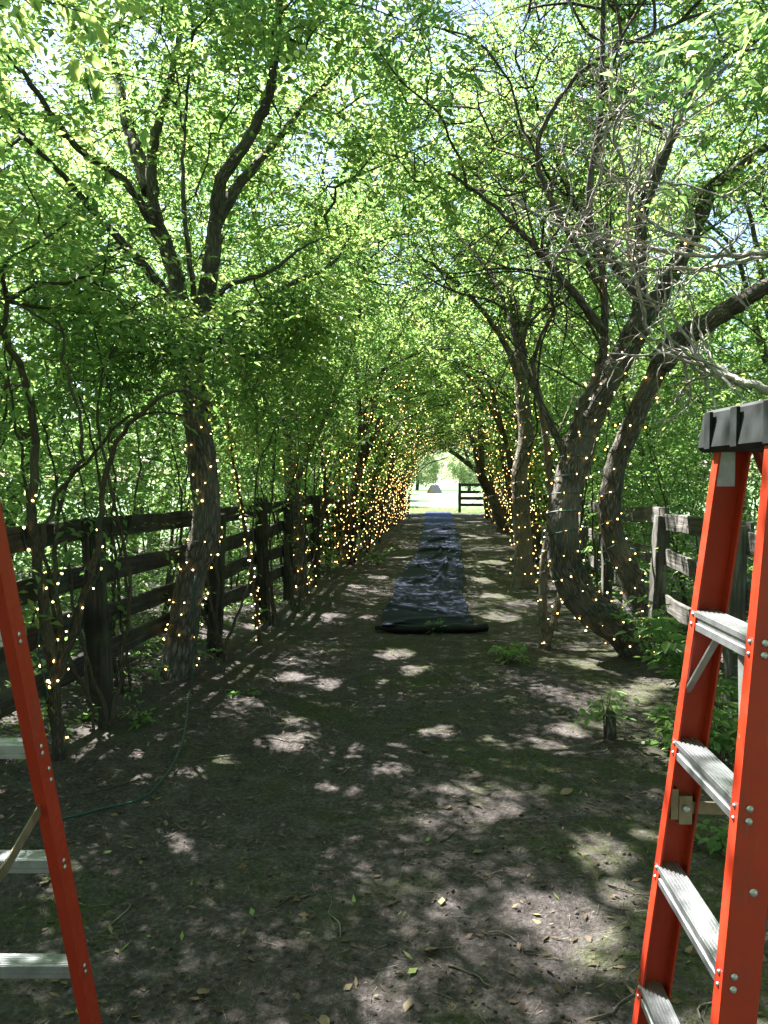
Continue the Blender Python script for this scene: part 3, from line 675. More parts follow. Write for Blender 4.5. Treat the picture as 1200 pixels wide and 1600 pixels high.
ORD = ["second", "third", "fourth", "fifth", "sixth", "seventh", "eighth", "ninth"]
row = {}
left_y = [14.6, 18.6, 22.8, 27.0, 31.2, 35.6]
for i, y in enumerate(left_y):
    x = float(left_line(y)) + .15
    row['L%d' % i] = auto_tree("tree", "%s lit tree beyond the paired posts along the left side of the path" % ORD[i], x, y, -1, True, n_att=230, sprays=8, K=11, leaf=.112 + .002 * max(0, y - 20), group="trees lining the path", arch=True, nst=12, h=4.9, rad=(2.4, 2.3, 2.1))
right_y = [15.4, 19.4, 23.6, 28.0, 32.4]
for i, y in enumerate(right_y):
    x = float(right_line(y)) - .25
    row['R%d' % i] = auto_tree("tree", "%s lit tree beyond the pale upright tree along the right side of the path" % ORD[i], x, y, 1, True, n_att=230, sprays=8, K=11, leaf=.112 + .002 * max(0, y - 20), group="trees lining the path", arch=True, nst=12, h=4.9, rad=(2.4, 2.3, 2.1),
                               lean=-.75 if i == 2 else None, tr=.19 if i == 2 else .11)
for key_, (r_, t_, l_, s_) in row.items(): arch_tangle(r_, t_[0][1], -1 if key_[0] == 'L' else 1, 16)
# arching tree at the far end
e_b = G(5.1, 36.2)
make_tree("tree", "slanting tree arching over the far end of the path by the gate", "tree", e_b,
          [e_b, P(768, 765, 36.3), P(752, 742, 36.3), P(728, 722, 36.3), P(706, 706, 36.3), P(680, 694, 36.3)],
          [([P(735, 728, 36.3), P(725, 700, 36), P(710, 660, 36)], .10, .04), ([P(766, 770, 36.3), P(775, 700, 36.3), P(780, 640, 36.3)], .14, .06)],
          [((4.6, 36.5, 5.2), (2.4, 2, 1.9)), ((2.6, 36.5, 5.2), (1.8, 2, 1.9))], 190, 8, 10, .12, True, trunk_r=(.16, .09))
# slim arching stems at the far left end
s_b = G(1.15, 37.6)
make_tree("tree", "slim multi-stemmed sapling curving over the path's far end, against the bright lawn", "tree", s_b, None, [],
          [((.6, 37.4, 4.6), (1.6, 1.5, 1.2)), ((2.2, 37.4, 4.4), (1.3, 1, .7))], 90, 8, 9, .12, True,
          stems=[([s_b, P(640, 770, 37.6), P(650, 745, 37.6), P(668, 725, 37.6), P(700, 714, 37.5)], .05, .02), ([s_b + np.array([-.15, 0, 0]), P(632, 770, 37.6), P(637, 745, 37.6), P(645, 720, 37.6), P(650, 690, 37.5)], .06, .025),
                 ([s_b + np.array([-.3, 0, 0]), P(628, 770, 37.5), P(634, 740, 37.5), P(650, 715, 37.5)], .05, .02)])
# outer belt, behind the fences, and trees around the photographer
outer = [(-3.6, 3.2, -1, "leafy tree over the orange ladder's fence, its trunk outside the picture"), (-4.3, 8.6, -1, "bushy tree behind the left fence past the large forked tree"),
         (-4.0, 13.2, -1, "bushy tree rising behind the dark leaning tree"), (3.9, 3.4, 1, "leafy tree hanging over the black ladder top"),
         (5.0, 8.8, 1, "bushy tree standing behind the right fence"), (5.0, 13.6, 1, "bushy tree outside the pale upright tree")]
for i, (x, y, s, lab) in enumerate(outer):
    auto_tree("tree", lab, x, y, s, False, crown_x=2.6, n_att=280, sprays=8, K=12, leaf=.08, h=4.2, rad=(1.9, 2.5, 3.0), nst=6, minz=.6, lmat='leaf_low' if i % 2 else 'leaf', group="trees behind the fences")
back = [(-2.6, -1.0, -1, "tree at the photographer's left shoulder, only its leaves in reach"), (2.3, -.8, 1, "tree at the photographer's right shoulder, only its leaves in reach"),
        (-2.4, -4.5, -1, "tree behind the photographer on the left"), (2.2, -4.6, 1, "tree behind the photographer on the right")]
for i, (x, y, s, lab) in enumerate(back):
    auto_tree("tree", lab, x, y, s, i > 1, n_att=210 if i < 2 else 120, sprays=8 if i < 2 else 6, K=12 if i < 2 else 10, leaf=.09 if i < 2 else .14, h=5.0, nst=2, minz=1.4, low=False, group="trees lining the path")
for i, (x, y, s, lab) in enumerate([(-2.7, -8.2, -1, "second tree behind the photographer on the left"), (1.7, -8.3, 1, "second tree behind the photographer on the right"), (-3.0, -12, -1, "third tree behind the photographer on the left"), (1.4, -12, 1, "third tree behind the photographer on the right"),
                                  (-5.2, -3.2, -1, "hedge tree behind the photographer on the left"), (4.9, -3.4, 1, "hedge tree behind the photographer on the right"), (-5.6, -8.5, -1, "last hedge tree behind the photographer on the left"), (4.5, -8.6, 1, "last hedge tree behind the photographer on the right"), (-.9, -14.5, -1, "tree closing the path far behind the photographer")]):
    auto_tree("tree", lab, x, y, s, True, crown_x=.9 if i < 4 else (0 if i == 8 else 4.5), n_att=100, sprays=6, K=9, leaf=.20, h=4.2, rad=(2.3, 2.4, 3.0), nst=2, minz=.4, group="trees behind the photographer", lmat='leaf_low')  # unseen trees added to block light from behind and darken the tunnel
for i, y in enumerate([17.5, 22, 27, 32]):
    for s in (-1, 1):
        x = (float(left_line(y)) - 2.3) if s < 0 else float(right_line(y)) + 2.2
        auto_tree("tree", "%s dense tree of the outer belt behind the %s row" % (["nearest", "second", "third", "last"][i], "left" if s < 0 else "right"), x, y, s, True, crown_x=3.2, n_att=120, sprays=7, K=10, leaf=.15, h=3.8, rad=(1.9, 2.6, 2.9), nst=4, group="trees behind the fences", lmat='leaf_low')

WHICH = ["first", "second", "third", "fourth", "fifth", "sixth", "seventh", "eighth"]
for i, y in enumerate([.5, 5.6, 10.6, 15.6, 21.5, 27.5, 33.5]):
    for s in (-1, 1):
        x = (float(left_line(y)) - 4.3) if s < 0 else float(right_line(y)) + 4.1
        auto_tree("tree", "%s tree in the hedge at the far back of the %s side" % (WHICH[i], "left" if s < 0 else "right"), x, y, s, True, crown_x=5.4, n_att=100, sprays=6, K=10, leaf=.175, h=3.6, rad=(1.6, 3.0, 3.2), nst=3, group="trees behind the fences", lmat='leaf_low', minz=.3)

# ------------------------------------------------------------------ undergrowth behind the fences
def shrub(label, x, y, h, r, n_att, sprays, K, leaf, far, lmat='leaf_low', name="shrub", nst=6, group="shrubs behind the fences", thin=.012, minz=.12):
    b = G(x, y); stems = []
    for k in range(nst):
        a = rng.uniform(0, 6.28); q = b + np.array([math.cos(a) * r * .3, math.sin(a) * r * .3, 0]); e = b + np.array([math.cos(a) * r * .8, math.sin(a) * r * .8, h * rng.uniform(.7, 1.05)])
        stems.append(([q, q + (e - q) * .4 + rng.normal(0, .05, 3) * r + np.array([0, 0, .1 * h]), e], thin * rng.uniform(.7, 1.3), thin * .4))
    return make_tree(name, label, "shrub", b, None, [], [((x, y, h * .58), (r, r, h * .5))], n_att, sprays, K, leaf, far, stems=stems, lmat=lmat, group=group, minz=minz, tipr=.0022)
k = 0
for i, y in enumerate([4.3, 6.2, 8.2, 10.6, 13.4, 16.6, 20.4, 25, 30, 35]):
    far = y > 12
    for s in (-1, 1):
        x = float(left_line(y)) - .75 - rng.uniform(0, .5) if s < 0 else float(right_line(y)) + .75 + rng.uniform(0, .5)
        shrub("%s green shrub filling the gap behind the %s fence" % ((["nearest"] + ORD + ["tenth"])[i], "left" if s < 0 else "right"), x, y, rng.uniform(1.7, 2.4), 1.0 if not far else 1.5, 75 if not far else 60, 7, 11 if not far else 9, .065 if not far else .11, far, nst=9)
# weeds on the path edge, each its own plant
weed_spots = [((1090, 1100), 4.9, .75, .42, 26, .075, "broad-leaved green bush against the right fence under the orange ladder"), ((1060, 1190), 4.35, .30, .24, 12, .08, "low weed with drooping leaves beside the orange ladder's rail"),
              ((1130, 1180), 4.3, .45, .3, 16, .075, "green weed seen between the rails of the tall orange ladder"), ((945, 1150), 4.72, .33, .12, 6, .055, "small leafy sprout growing from the cut stub"),
              ((795, 1035), 6.6, .22, .2, 7, .06, "small green weed on bare dirt right of the black cloth"), ((213, 1145), 4.85, .12, .09, 4, .055, "tiny pale weed beside the left fence post"),
              ((680, 990), 7.9, .14, .22, 5, .06, "sprig of weed at the near edge of the black cloth"), ((590, 880), 14.3, .35, .25, 6, .08, "small weed left of the black cloth, further along"),
              ((1010, 1030), 6.6, .5, .3, 14, .065, "leafy plant at the foot of the twin-trunked tree's fence post"), ((1110, 1400), 3.3, .12, .2, 7, .05, "creeping weed on the dirt between the orange ladder rails"),
              ((380, 1100), 5.6, .08, .12, 4, .04, "tiny weed on the dirt before the large forked tree")]
for (px, py), yy, h, r, n, lf, lab in weed_spots:
    q = P(px, py, yy)
    b = G(q[0], yy); stems = []
    for k in range(5):
        a = rng.uniform(0, 6.28); e = b + np.array([math.cos(a) * r * .7, math.sin(a) * r * .7, h * rng.uniform(.6, 1)])
        stems.append(([b, (b + e) / 2 + np.array([0, 0, .15 * h]), e], .004, .002))
    root = empty("weed", tuple(b), label=lab, cat="weed", group="weeds on the path edge")
    mb = MB(); sk = []
    for pts, r0, r1 in stems:
        p = catmull(pts, 10); tube(mb, p, np.linspace(r0, r1, 10), 5); sk += list(p[3:])
    link("stem", mb.mesh("stem", M['bark_thin'], True), root)
    a = np.array(sk)[rng.integers(0, len(sk), n * 3)] + rng.normal(0, .04, (n * 3, 3)) * np.array([r, r, h]) * 2
    a[:, 2] = np.maximum(a[:, 2], .04)
    lb = MB(); dd = norm(np.concatenate([rng.normal(0, 1, (len(a), 2)), rng.normal(.1, .3, (len(a), 1))], 1)); nn_ = norm(np.array([0, 0, 1.]) + rng.normal(0, .3, (len(a), 3)))
    leaf_cloud(lb, a, dd, nn_, rng.uniform(.06, .16, len(a)), 5, lf, narrow=.55)
    link("leaves", lb.mesh("leaves", M['leaf_low'], False), root, kind="stuff")
for i, (x, y, h, lab) in enumerate([(-1.92, 5.55, 2.9, "spindly sapling before the fence, left of the large forked tree's base"), (-1.45, 6.75, 2.7, "spindly sapling right behind the large forked tree"), (-1.2, 8.3, 2.8, "leafy sapling between the light-wrapped sapling and the paired posts"),
                                 (-1.75, 4.75, 2.6, "spindly sapling leaning on the near fence post"), (-1.05, 9.1, 2.6, "bushy sapling in front of the paired fence posts"), (2.45, 8.6, 2.8, "thin sapling behind the twin-trunked tree"), (2.35, 9.9, 3.0, "thin sapling in the gap past the twin-trunked tree")]):
    b = G(x, y); st = []
    for k in range(4):
        e = b + np.array([rng.normal(0, .3), rng.normal(0, .3), h * rng.uniform(.75, 1.1)]); st.append(([b + np.array([rng.normal(0, .05), rng.normal(0, .05), 0]), b + (e - b) * .35 + rng.normal(0, .07, 3), b + (e - b) * .7 + rng.normal(0, .09, 3), e], rng.uniform(.009, .016), .004))
    make_tree("tree", lab, "sapling", b, None, [], [((x, y, h * .72), (.5, .5, h * .32))], 26, 5, 9, .06, False, stems=st, group="saplings along the fence", lmat='leaf_low', minz=.5, tipr=.0022)
# cut stub
sb = G(P(945, 1160, 4.72)[0] + .03, 4.7); mb = MB(); tube(mb, [sb, sb + np.array([.005, 0, .1]), sb + np.array([0, .01, .2])], [.035, .03, .028], 12, .06)
link("tree_stub", mb.mesh("tree_stub", M['bark'], True), label="short cut-off stub standing in the dirt before the twin-trunked tree", cat="stump")
# ground cover outside the path
S = 3800; ys_ = rng.uniform(2.2, 30, S) ** 1.0; sd = rng.choice([-1, 1], S)
off = rng.uniform(-.12, 2.6, S); xs_ = np.where(sd < 0, left_line(ys_) - off, right_line(ys_) + off)
o = np.stack([xs_, ys_, gz(xs_, ys_) + rng.uniform(.03, .22, S)], 1)
lb = MB(); leaf_cloud(lb, o, norm(np.concatenate([rng.normal(0, 1, (S, 2)), rng.normal(.2, .3, (S, 1))], 1)), norm(np.array([0, 0, 1.]) + rng.normal(0, .3, (S, 3))), rng.uniform(.08, .2, S), 6, .07, True)
link("ground_cover", lb.mesh("ground_cover", M['leaf_low'], False), label="low green ground cover growing behind the fences", cat="ground cover", kind="stuff")
# tufts of grass where the lawn begins
S = 9000; gx = rng.uniform(-1, 9, S); gy = 38.6 + rng.uniform(0, 1, S) ** 1.6 * 7
o = np.stack([gx, gy, np.full(S, -.13)], 1); hgt = rng.uniform(.06, .20, S); th = rng.uniform(0, 6.28, S); w = .012
dx = np.stack([np.cos(th) * w, np.sin(th) * w, 0 * th], 1); tip = np.stack([rng.normal(0, .05, S), rng.normal(0, .05, S), hgt], 1)
v = np.stack([o - dx, o + dx, o + tip], 1).reshape(-1, 3); mb = MB(); mb.add(v, t=np.arange(S * 3).reshape(-1, 3), tt=rng.uniform(0, 1, S))
link("grass", mb.mesh("grass", M['leaf_low'], False), label="grass tufts where the bright lawn meets the dirt path", cat="grass", kind="stuff")

# ------------------------------------------------------------------ fences
def board(name, a, b, h, t, mat, parent, jit=.004, label=None):
    a = np.asarray(a, float); b = np.asarray(b, float); L = np.linalg.norm(b - a); mb = MB()
    box(mb, (0, 0, 0), (L, t, h), jit=jit, nx=max(3, int(L / .22)))
    me = mb.mesh(name, M[mat]); o = link(name, me, None, label=label)
    B = basis(b - a); c = (a + b) / 2
    mw = Matrix(((B[0][0], B[0][1], B[0][2], c[0]), (B[1][0], B[1][1], B[1][2], c[1]), (B[2][0], B[2][1], B[2][2], c[2]), (0, 0, 0, 1)))
    o.parent = parent; o.matrix_parent_inverse = Matrix.Identity(4); o.matrix_basis = Matrix.Translation(-Vector(parent.location)) @ mw
    bv = o.modifiers.new("bevel", 'BEVEL'); bv.width = .006; bv.segments = 1
    return o
def post(x, y, h, w, mat, parent, lean=(0, 0)):
    z0 = float(gz(x, y)) - .15
    a = np.array([x, y, z0]); b = np.array([x + lean[0], y + lean[1], h])
    L = np.linalg.norm(b - a); mb = MB(); box(mb, (0, 0, 0), (L, w, w), jit=.005, nx=7)
    o = link("post", mb.mesh("post", M[mat]))
    xx = (b - a) / L; yy = np.array([0, 1, 0]) - xx * xx[1]; yy /= np.linalg.norm(yy); zz = np.cross(xx, yy); c = (a + b) / 2
    mw = Matrix(((xx[0], yy[0], zz[0], c[0]), (xx[1], yy[1], zz[1], c[1]), (xx[2], yy[2], zz[2], c[2]), (0, 0, 0, 1)))
    o.parent = parent; o.matrix_parent_inverse = Matrix.Identity(4); o.matrix_basis = Matrix.Translation(-Vector(parent.location)) @ mw
    bv = o.modifiers.new("bevel", 'BEVEL'); bv.width = .01; bv.segments = 2
    return o
def fence(label, posts, heights, side, mat, pw=.12, ph=1.33, bh=.14, far_from=99, two=()):
    root = empty("fence", (posts[0][0], posts[0][1], 0), label=label, cat="fence")
    for i, (x, y) in enumerate(posts): post(x, y, ph + rng.normal(0, .025), pw + rng.uniform(-.008, .012), mat, root, (rng.normal(0, .02), rng.normal(0, .02)))
    for (x0, y0), (x1, y1) in zip(posts[:-1], posts[1:]):
        o = side * (pw * .5 + .018)
        for z in heights:
            g0 = float(gz(x0, y0)); g1_ = float(gz(x1, y1))
            board("rail", (x0 + o, y0 - .05, z + g0 + rng.normal(0, .02)), (x1 + o, y1 + .05, z + g1_ + rng.normal(0, .02)), bh, .032, mat, root)
    return root
lp = [(-2.13, 2.7), (-1.86, 5.0), (-1.56, 7.0), (-1.36, 8.6), (-1.26, 10.0)] + [(float(left_line(y)), y) for y in (12.3, 14.7, 17.1, 19.5, 21.9, 24.3, 26.7, 29.1, 31.5, 33.9, 36.3)]
fence("dark weathered four-rail fence running along the left side of the path", lp, (.38, .66, .94, 1.22), -1, 'fence')
rp = [(2.28, 3.2), (2.47, 5.35), (2.64, 7.45), (2.80, 9.6)] + [(float(right_line(y)) + .1, y) for y in (11.9, 14.2, 16.5, 18.8, 21.1, 23.4, 25.7, 28, 30.3, 32.6, 35)]
fence("sun-bleached three-rail fence behind the twin-trunked tree and the black-topped ladder", rp, (.40, .80, 1.20), 1, 'fence_grey', ph=1.3, bh=.16)
# end fence panel across the far right of the path
ex = [(P(718, 800, 38.6)[0], 38.6), (P(745, 800, 38.7)[0] + .9, 38.7), (6.9, 38.8)]
fe = empty("fence", (ex[0][0], ex[0][1], 0), label="end panel of four-rail fence across the path's far end before the bright lawn", cat="fence")
for x, y in ex: post(x, y, 1.45, .14, 'fence', fe)
for z in (.35, .68, 1.0, 1.36): board("rail", (ex[0][0], 38.55, z), (ex[-1][0], 38.75, z), .15, .035, 'fence', fe)

# ------------------------------------------------------------------ lawn beyond: trees, shelter
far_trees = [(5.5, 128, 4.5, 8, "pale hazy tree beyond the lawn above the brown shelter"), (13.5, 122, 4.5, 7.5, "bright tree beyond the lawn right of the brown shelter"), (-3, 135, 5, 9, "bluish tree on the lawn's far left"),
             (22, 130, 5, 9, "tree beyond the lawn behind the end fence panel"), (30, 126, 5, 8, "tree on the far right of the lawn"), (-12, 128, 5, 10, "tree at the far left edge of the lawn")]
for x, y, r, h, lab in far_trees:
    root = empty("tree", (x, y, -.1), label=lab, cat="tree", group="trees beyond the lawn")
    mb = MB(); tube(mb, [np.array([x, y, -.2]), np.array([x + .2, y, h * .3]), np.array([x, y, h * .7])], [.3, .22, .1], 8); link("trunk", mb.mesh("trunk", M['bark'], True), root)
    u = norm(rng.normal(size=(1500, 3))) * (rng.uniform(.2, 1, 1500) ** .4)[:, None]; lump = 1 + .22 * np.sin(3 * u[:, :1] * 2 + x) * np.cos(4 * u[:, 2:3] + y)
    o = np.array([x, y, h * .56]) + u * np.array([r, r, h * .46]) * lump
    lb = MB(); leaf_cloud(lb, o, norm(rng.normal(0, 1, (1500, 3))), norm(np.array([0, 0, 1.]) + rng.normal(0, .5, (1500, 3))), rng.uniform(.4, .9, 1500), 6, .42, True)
    link("crown", lb.mesh("crown", M['leaf_overexposed'], False), root, kind="stuff")
shade = [(-2.6, 66, 4.0, 8, "round tree on the lawn left of the tunnel end"), (-3.5, 94, 5.5, 10, "big tree on the lawn hidden left of the tunnel"), (-1.2, 50, 2.4, 4.6, "small tree on the lawn just past the tunnel's left side")]
for x, y, r, h, lab in shade:
    root = empty("tree", (x, y, -.1), label=lab, cat="tree", group="trees on the lawn")
    mb = MB(); tube(mb, [np.array([x, y, -.2]), np.array([x + .2, y, h * .3]), np.array([x, y, h * .7])], [.28, .2, .1], 8); link("trunk", mb.mesh("trunk", M['bark'], True), root)
    u = norm(rng.normal(size=(1300, 3))) * (rng.uniform(.1, 1, 1300) ** .4)[:, None]
    o = np.array([x, y, h * .6]) + u * np.array([r, r, h * .42])
    lb = MB(); leaf_cloud(lb, o, norm(rng.normal(0, 1, (1300, 3))), norm(np.array([0, 0, 1.]) + rng.normal(0, .5, (1300, 3))), rng.uniform(.3, .7, 1300), 6, .34, True)
    link("crown", lb.mesh("crown", M['leaf'], False), root, kind="stuff")
c = P(679, 749, 100); root = empty("shelter", (c[0], 100, -.12), label="small brown gable-roofed shelter far off on the bright lawn", cat="shelter")
ca, sa = math.cos(-.7), math.sin(-.7)
def SP(x, y, z): return np.array([c[0] + x * ca - y * sa, 100 + x * sa + y * ca, z - .12])
mb = MB()
for yy in (-.7, .7): mb.add([SP(-.55, yy, 0), SP(.55, yy, 0), SP(.55, yy, .12), SP(0, yy, .95), SP(-.55, yy, .12)], [(0, 1, 2, 4)], [(4, 2, 3)])
for xx in (-.55, .55): mb.add([SP(xx, -.7, 0), SP(xx, .7, 0), SP(xx, .7, .12), SP(xx, -.7, .12)], [(0, 1, 2, 3)])
link("wall", mb.mesh("wall", M['brown']), root)
for sg in (-1, 1):
    mb = MB(); e0, e1, t0, t1 = SP(sg * .66, -.82, .02), SP(sg * .66, .82, .02), SP(0, -.82, 1.0), SP(0, .82, 1.0); up = np.array([0, 0, .07])
    mb.add([e0, e1, t1, t0, e0 + up, e1 + up, t1 + up, t0 + up], [(0, 1, 2, 3), (4, 7, 6, 5), (0, 4, 5, 1), (1, 5, 6, 2), (2, 6, 7, 3), (3, 7, 4, 0)]); link("roof", mb.mesh("roof", M['cream']), root)

# ------------------------------------------------------------------ black cloth on the path
nu, nv = 52, 460
vv = np.linspace(0, 1, nv); Y = 7.95 + (38.6 - 7.95) * vv ** 1.25
ctr = np.interp(Y, [7.9, 9, 11, 14, 19, 25, 38.6], [.44, .47, .64, .95, 1.38, 1.80, 2.72])
half = np.interp(Y, [7.9, 9, 11, 14, 19, 25, 38.6], [.475, .48, .49, .49, .50, .52, .62])
u = np.linspace(-1, 1, nu)
edge = .05 * vnoise(Y, 0 * Y, .9, 21) + .02 * vnoise(Y, 0 * Y, 3, 22); edge2 = .05 * vnoise(Y, 0 * Y, .8, 23) + .03 * vnoise(Y, 0 * Y, 2.4, 24)
U, YY = np.meshgrid(u, Y); X = ctr[:, None] + U * half[:, None] + np.where(U < 0, edge[:, None] * -U, edge2[:, None] * U)
h = .035 * vnoise(X, YY, .45, 1) + .012 * vnoise(X, YY, 1.6, 2) + .034
def ridge_line(cx, cy, ang, L, w, hgt, curve=0.0):
    dx = X - cx; dy = (YY - cy) * .33; a = dx * math.cos(ang) + dy * math.sin(ang); b_ = -dx * math.sin(ang) + dy * math.cos(ang) - curve * a * a
    return hgt * np.exp(-(b_ / w) ** 2) * np.exp(-np.maximum(np.abs(a) - L, 0) ** 2 / (.15 ** 2))
amp = np.interp(Y, [8, 10, 13, 20, 38], [.4, .55, .8, .9, .8])[:, None]
h = h + amp * (.008 * vnoise(X * .9 + .25 * YY, YY * .8, .6, 31) + .004 * (1 - np.abs(vnoise(X * .8 + .9 * vnoise(X, YY, .6, 35), YY * .35 + X * .5, 2.4, 32))) ** 5)
for cu, ww, hh, sdv in ((.62, .05, .016, 41), (.80, .04, .014, 42), (.35, .05, .010, 43), (-.2, .06, .007, 44)):
    h += hh * np.exp(-((U - cu - .12 * vnoise(YY, 0 * YY, .22, sdv)) / ww) ** 2) * np.clip(.5 + vnoise(YY, 0 * YY, .17, sdv + 9), 0, 1)
for a_ in [(1.0, 14.2, .55, .32, .035, .06, .5), (1.25, 17, -.3, .3, .04, .075, -.9), (.75, 12.2, .7, .3, .03, .045, .5), (1.35, 19.8, .7, .28, .04, .075, 0), (1.12, 15.9, 1.0, .3, .035, .05, .6), (1.75, 23.5, .6, .3, .05, .08, 0), (1.22, 14.8, 1.35, .5, .03, .04, .3), (1.0, 12.9, 1.3, .4, .03, .035, -.3), (.62, 10.2, .2, .3, .05, .03, .3), (.95, 12.6, 1.2, .3, .04, .05, .2), (.40, 9.2, -.2, .3, .05, .022, .3), (.6, 8.6, .15, .35, .04, .02, 0)]:
    h += ridge_line(*a_)
near = np.exp(-((YY - 7.98) / .10) ** 2) * .05
h += near
V = np.stack([X, YY, h], -1).reshape(-1, 3); i = np.arange(nv - 1)[:, None]; j = np.arange(nu - 1)[None]
q = np.stack(np.broadcast_arrays(i * nu + j, i * nu + j + 1, (i + 1) * nu + j + 1, (i + 1) * nu + j), -1).reshape(-1, 4)
cr = empty("ground_cloth", (.5, 8, 0), label="long strip of black cloth rolled out along the middle of the path", cat="cloth")
mb = MB(); mb.add(V, q); link("sheet", mb.mesh("sheet", M['cloth'], True), cr)
mb = MB(); rp_ = catmull([(-.09, 8.06, .045), (.15, 7.97, .05), (.5, 7.93, .052), (.8, 7.95, .05), (1.08, 7.98, .05)], 40); rp_[:, 2] += gz(rp_[:, 0], rp_[:, 1]) + .006 * np.sin(np.arange(40) * .7)
tube(mb, rp_, .044 + .010 * vnoise(np.arange(40) * .3, np.zeros(40), 1, 91) + np.interp(np.arange(40), [0, 8, 39], [-.025, -.004, .006]), 22, .10); link("roll", mb.mesh("roll", M['cloth_dark'], True), cr, label="dark rolled near end of the cloth")
mb = MB()
fl = [(-.02, 8.22, .075), (.10, 8.06, .095), (.26, 8.16, .115), (.36, 8.30, .075), (.12, 8.34, .06)]
fv = [np.array(f) + np.array([0, 0, float(gz(f[0], f[1]))]) for f in fl]; mid = sum(fv) / 5 + np.array([0, 0, .012])
mb.add(fv + [mid], t=[(0, 1, 5), (1, 2, 5), (2, 3, 5), (3, 4, 5), (4, 0, 5)]); link("folded_corner", mb.mesh("folded_corner", M['cloth'], True), cr)

# ------------------------------------------------------------------ ladders
def channel(mb, a, b, wx, wy, depth, web, flange_dir, th=.005):
    """C channel from a to b: web spans wx (vector), flanges go along flange_dir*depth; a,b at the left outer corner of the web"""
    a = np.asarray(a, float); b = np.asarray(b, float); w = np.asarray(wx, float); f = np.asarray(flange_dir, float) * depth
    wn_ = w / np.linalg.norm(w); fn = f / np.linalg.norm(f)
    prof = [0 * w, w, w + f, w + f - wn_ * th, w - wn_ * th + fn * th, wn_ * th + fn * th, wn_ * th + f, f]
    n = 24; V = []
    for t in np.linspace(0, 1, n + 1):
        c = a + (b - a) * t
        for p in prof: V.append(c + p)
    Q = [(i * 8 + j, i * 8 + (j + 1) % 8, (i + 1) * 8 + (j + 1) % 8, (i + 1) * 8 + j) for i in range(n) for j in range(8)]
    Q += [(0, 7, 6, 5), (0, 5, 4, 1), (1, 4, 3, 2)]; e = n * 8
    Q += [(e, e + 5, e + 6, e + 7), (e, e + 1, e + 4, e + 5), (e + 1, e + 2, e + 3, e + 4)]
    mb.add(V, Q)
def rivet(c, nrm, r, root, parent=None):
    mb = MB(); B = basis(nrm, (0.3, .2, 1)); V = []; ths = np.arange(10) * .6283
    for (rr, hh) in ((1, 0), (.85, .35), (.5, .6)):
        for t in ths: V.append(np.asarray(c) + B[:, 0] * hh * r + (B[:, 1] * math.cos(t) + B[:, 2] * math.sin(t)) * r * rr)
    V.append(np.asarray(c) + B[:, 0] * .68 * r)
    Q = [(i * 10 + j, i * 10 + (j + 1) % 10, (i + 1) * 10 + (j + 1) % 10, (i + 1) * 10 + j) for i in range(2) for j in range(10)]
    mb.add(V, Q, [(20 + j, 20 + (j + 1) % 10, 30) for j in range(10)]); link("rivet", mb.mesh("rivet", M['alu'], True), root)
def step(a, b, depth_v, hgt, root):
    """ribbed aluminium step from a to b (front lower-left corner line), depth vector, height"""
    a = np.asarray(a, float); b = np.asarray(b, float); dv = np.asarray(depth_v, float); dn = dv / np.linalg.norm(dv); D = np.linalg.norm(dv); z = np.array([0, 0, 1.])
    prof = [(0, 0), (D, 0), (D, hgt)]
    nr = 7
    for i in range(nr):
        x1 = D - (i + .15) * D / nr; x0 = D - (i + .85) * D / nr
        prof += [(x1, hgt), (x1 - .001, hgt + .003), (x0 + .001, hgt + .003), (x0, hgt)]
    prof += [(0, hgt), (0, hgt * .72), (.004, hgt * .68), (.004, hgt * .40), (0, hgt * .36)]
    n = len(prof); V = [a + dn * x + z * h for x, h in prof] + [b + dn * x + z * h for x, h in prof]
    mb = MB(); mb.add(V, [(j, (j + 1) % n, n + (j + 1) % n, n + j) for j in range(n)]); o = link("step", mb.mesh("step", M['alu']), root)
    return o
# tall ladder on the right; its steps run roughly along the path
LR = empty("step_ladder", (.95, 1.68, 0), label="tall orange step ladder with black top cap and aluminium steps on the right", cat="ladder")
def fr(z): return np.array([.614 + .096 * z, 1.925 - .07 * z, z])    # far rail, left edge
def nr_(z): return np.array([.585 + .108 * z, 1.40 + .07 * z, z])     # near rail, left edge
WEB = np.array([.074, .0, -.006])
mb = MB(); channel(mb, fr(.0), fr(1.70), WEB, 0, .032, .005, (0, -1, 0)); link("rail", mb.mesh("rail", M['orange']), LR)
mb = MB(); channel(mb, nr_(.0), nr_(1.70), WEB, 0, .032, .005, (0, 1, 0)); link("rail", mb.mesh("rail", M['orange']), LR)
def fr2(z): return np.array([1.63 - .46 * z, 1.925 - .07 * z, z])
def nr2(z): return np.array([1.63 - .46 * z, 1.40 + .07 * z, z])
for f, dr in ((fr2, -1), (nr2, 1)):
    mb = MB(); channel(mb, f(0), f(1.70), WEB, 0, .032, .005, (0, dr, 0)); link("rail", mb.mesh("rail", M['orange']), LR)
    fm = MB(); box(fm, f(.03) + np.array([.037, dr * .016, -.01]), (.10, .05, .05)); link("foot", fm.mesh("foot", M['plastic']), LR)
for f, dr in ((fr, -1), (nr_, 1)):
    fm = MB(); box(fm, f(.03) + np.array([.037, dr * .016, -.01]), (.10, .05, .05)); link("foot", fm.mesh("foot", M['plastic']), LR)
for k, z in enumerate((1.245, .925, .605, .285)):
    A_, B_ = fr(z), nr_(z)
    s0 = step(A_ + np.array([.004, -.006, 0]), B_ + np.array([.004, .006, 0]), (.056, 0, 0), .044, LR)
    for zz in (.012, .036):
        rivet(nr_(z + zz) + np.array([.022, -.001, 0]), (0, -1, 0), .0075, LR); rivet(fr(z + zz) + np.array([-.001, -.016, 0]), (-1, 0, 0), .005, LR); rivet(nr_(z + zz) + np.array([-.001, .016, 0]), (-1, 0, 0), .005, LR)
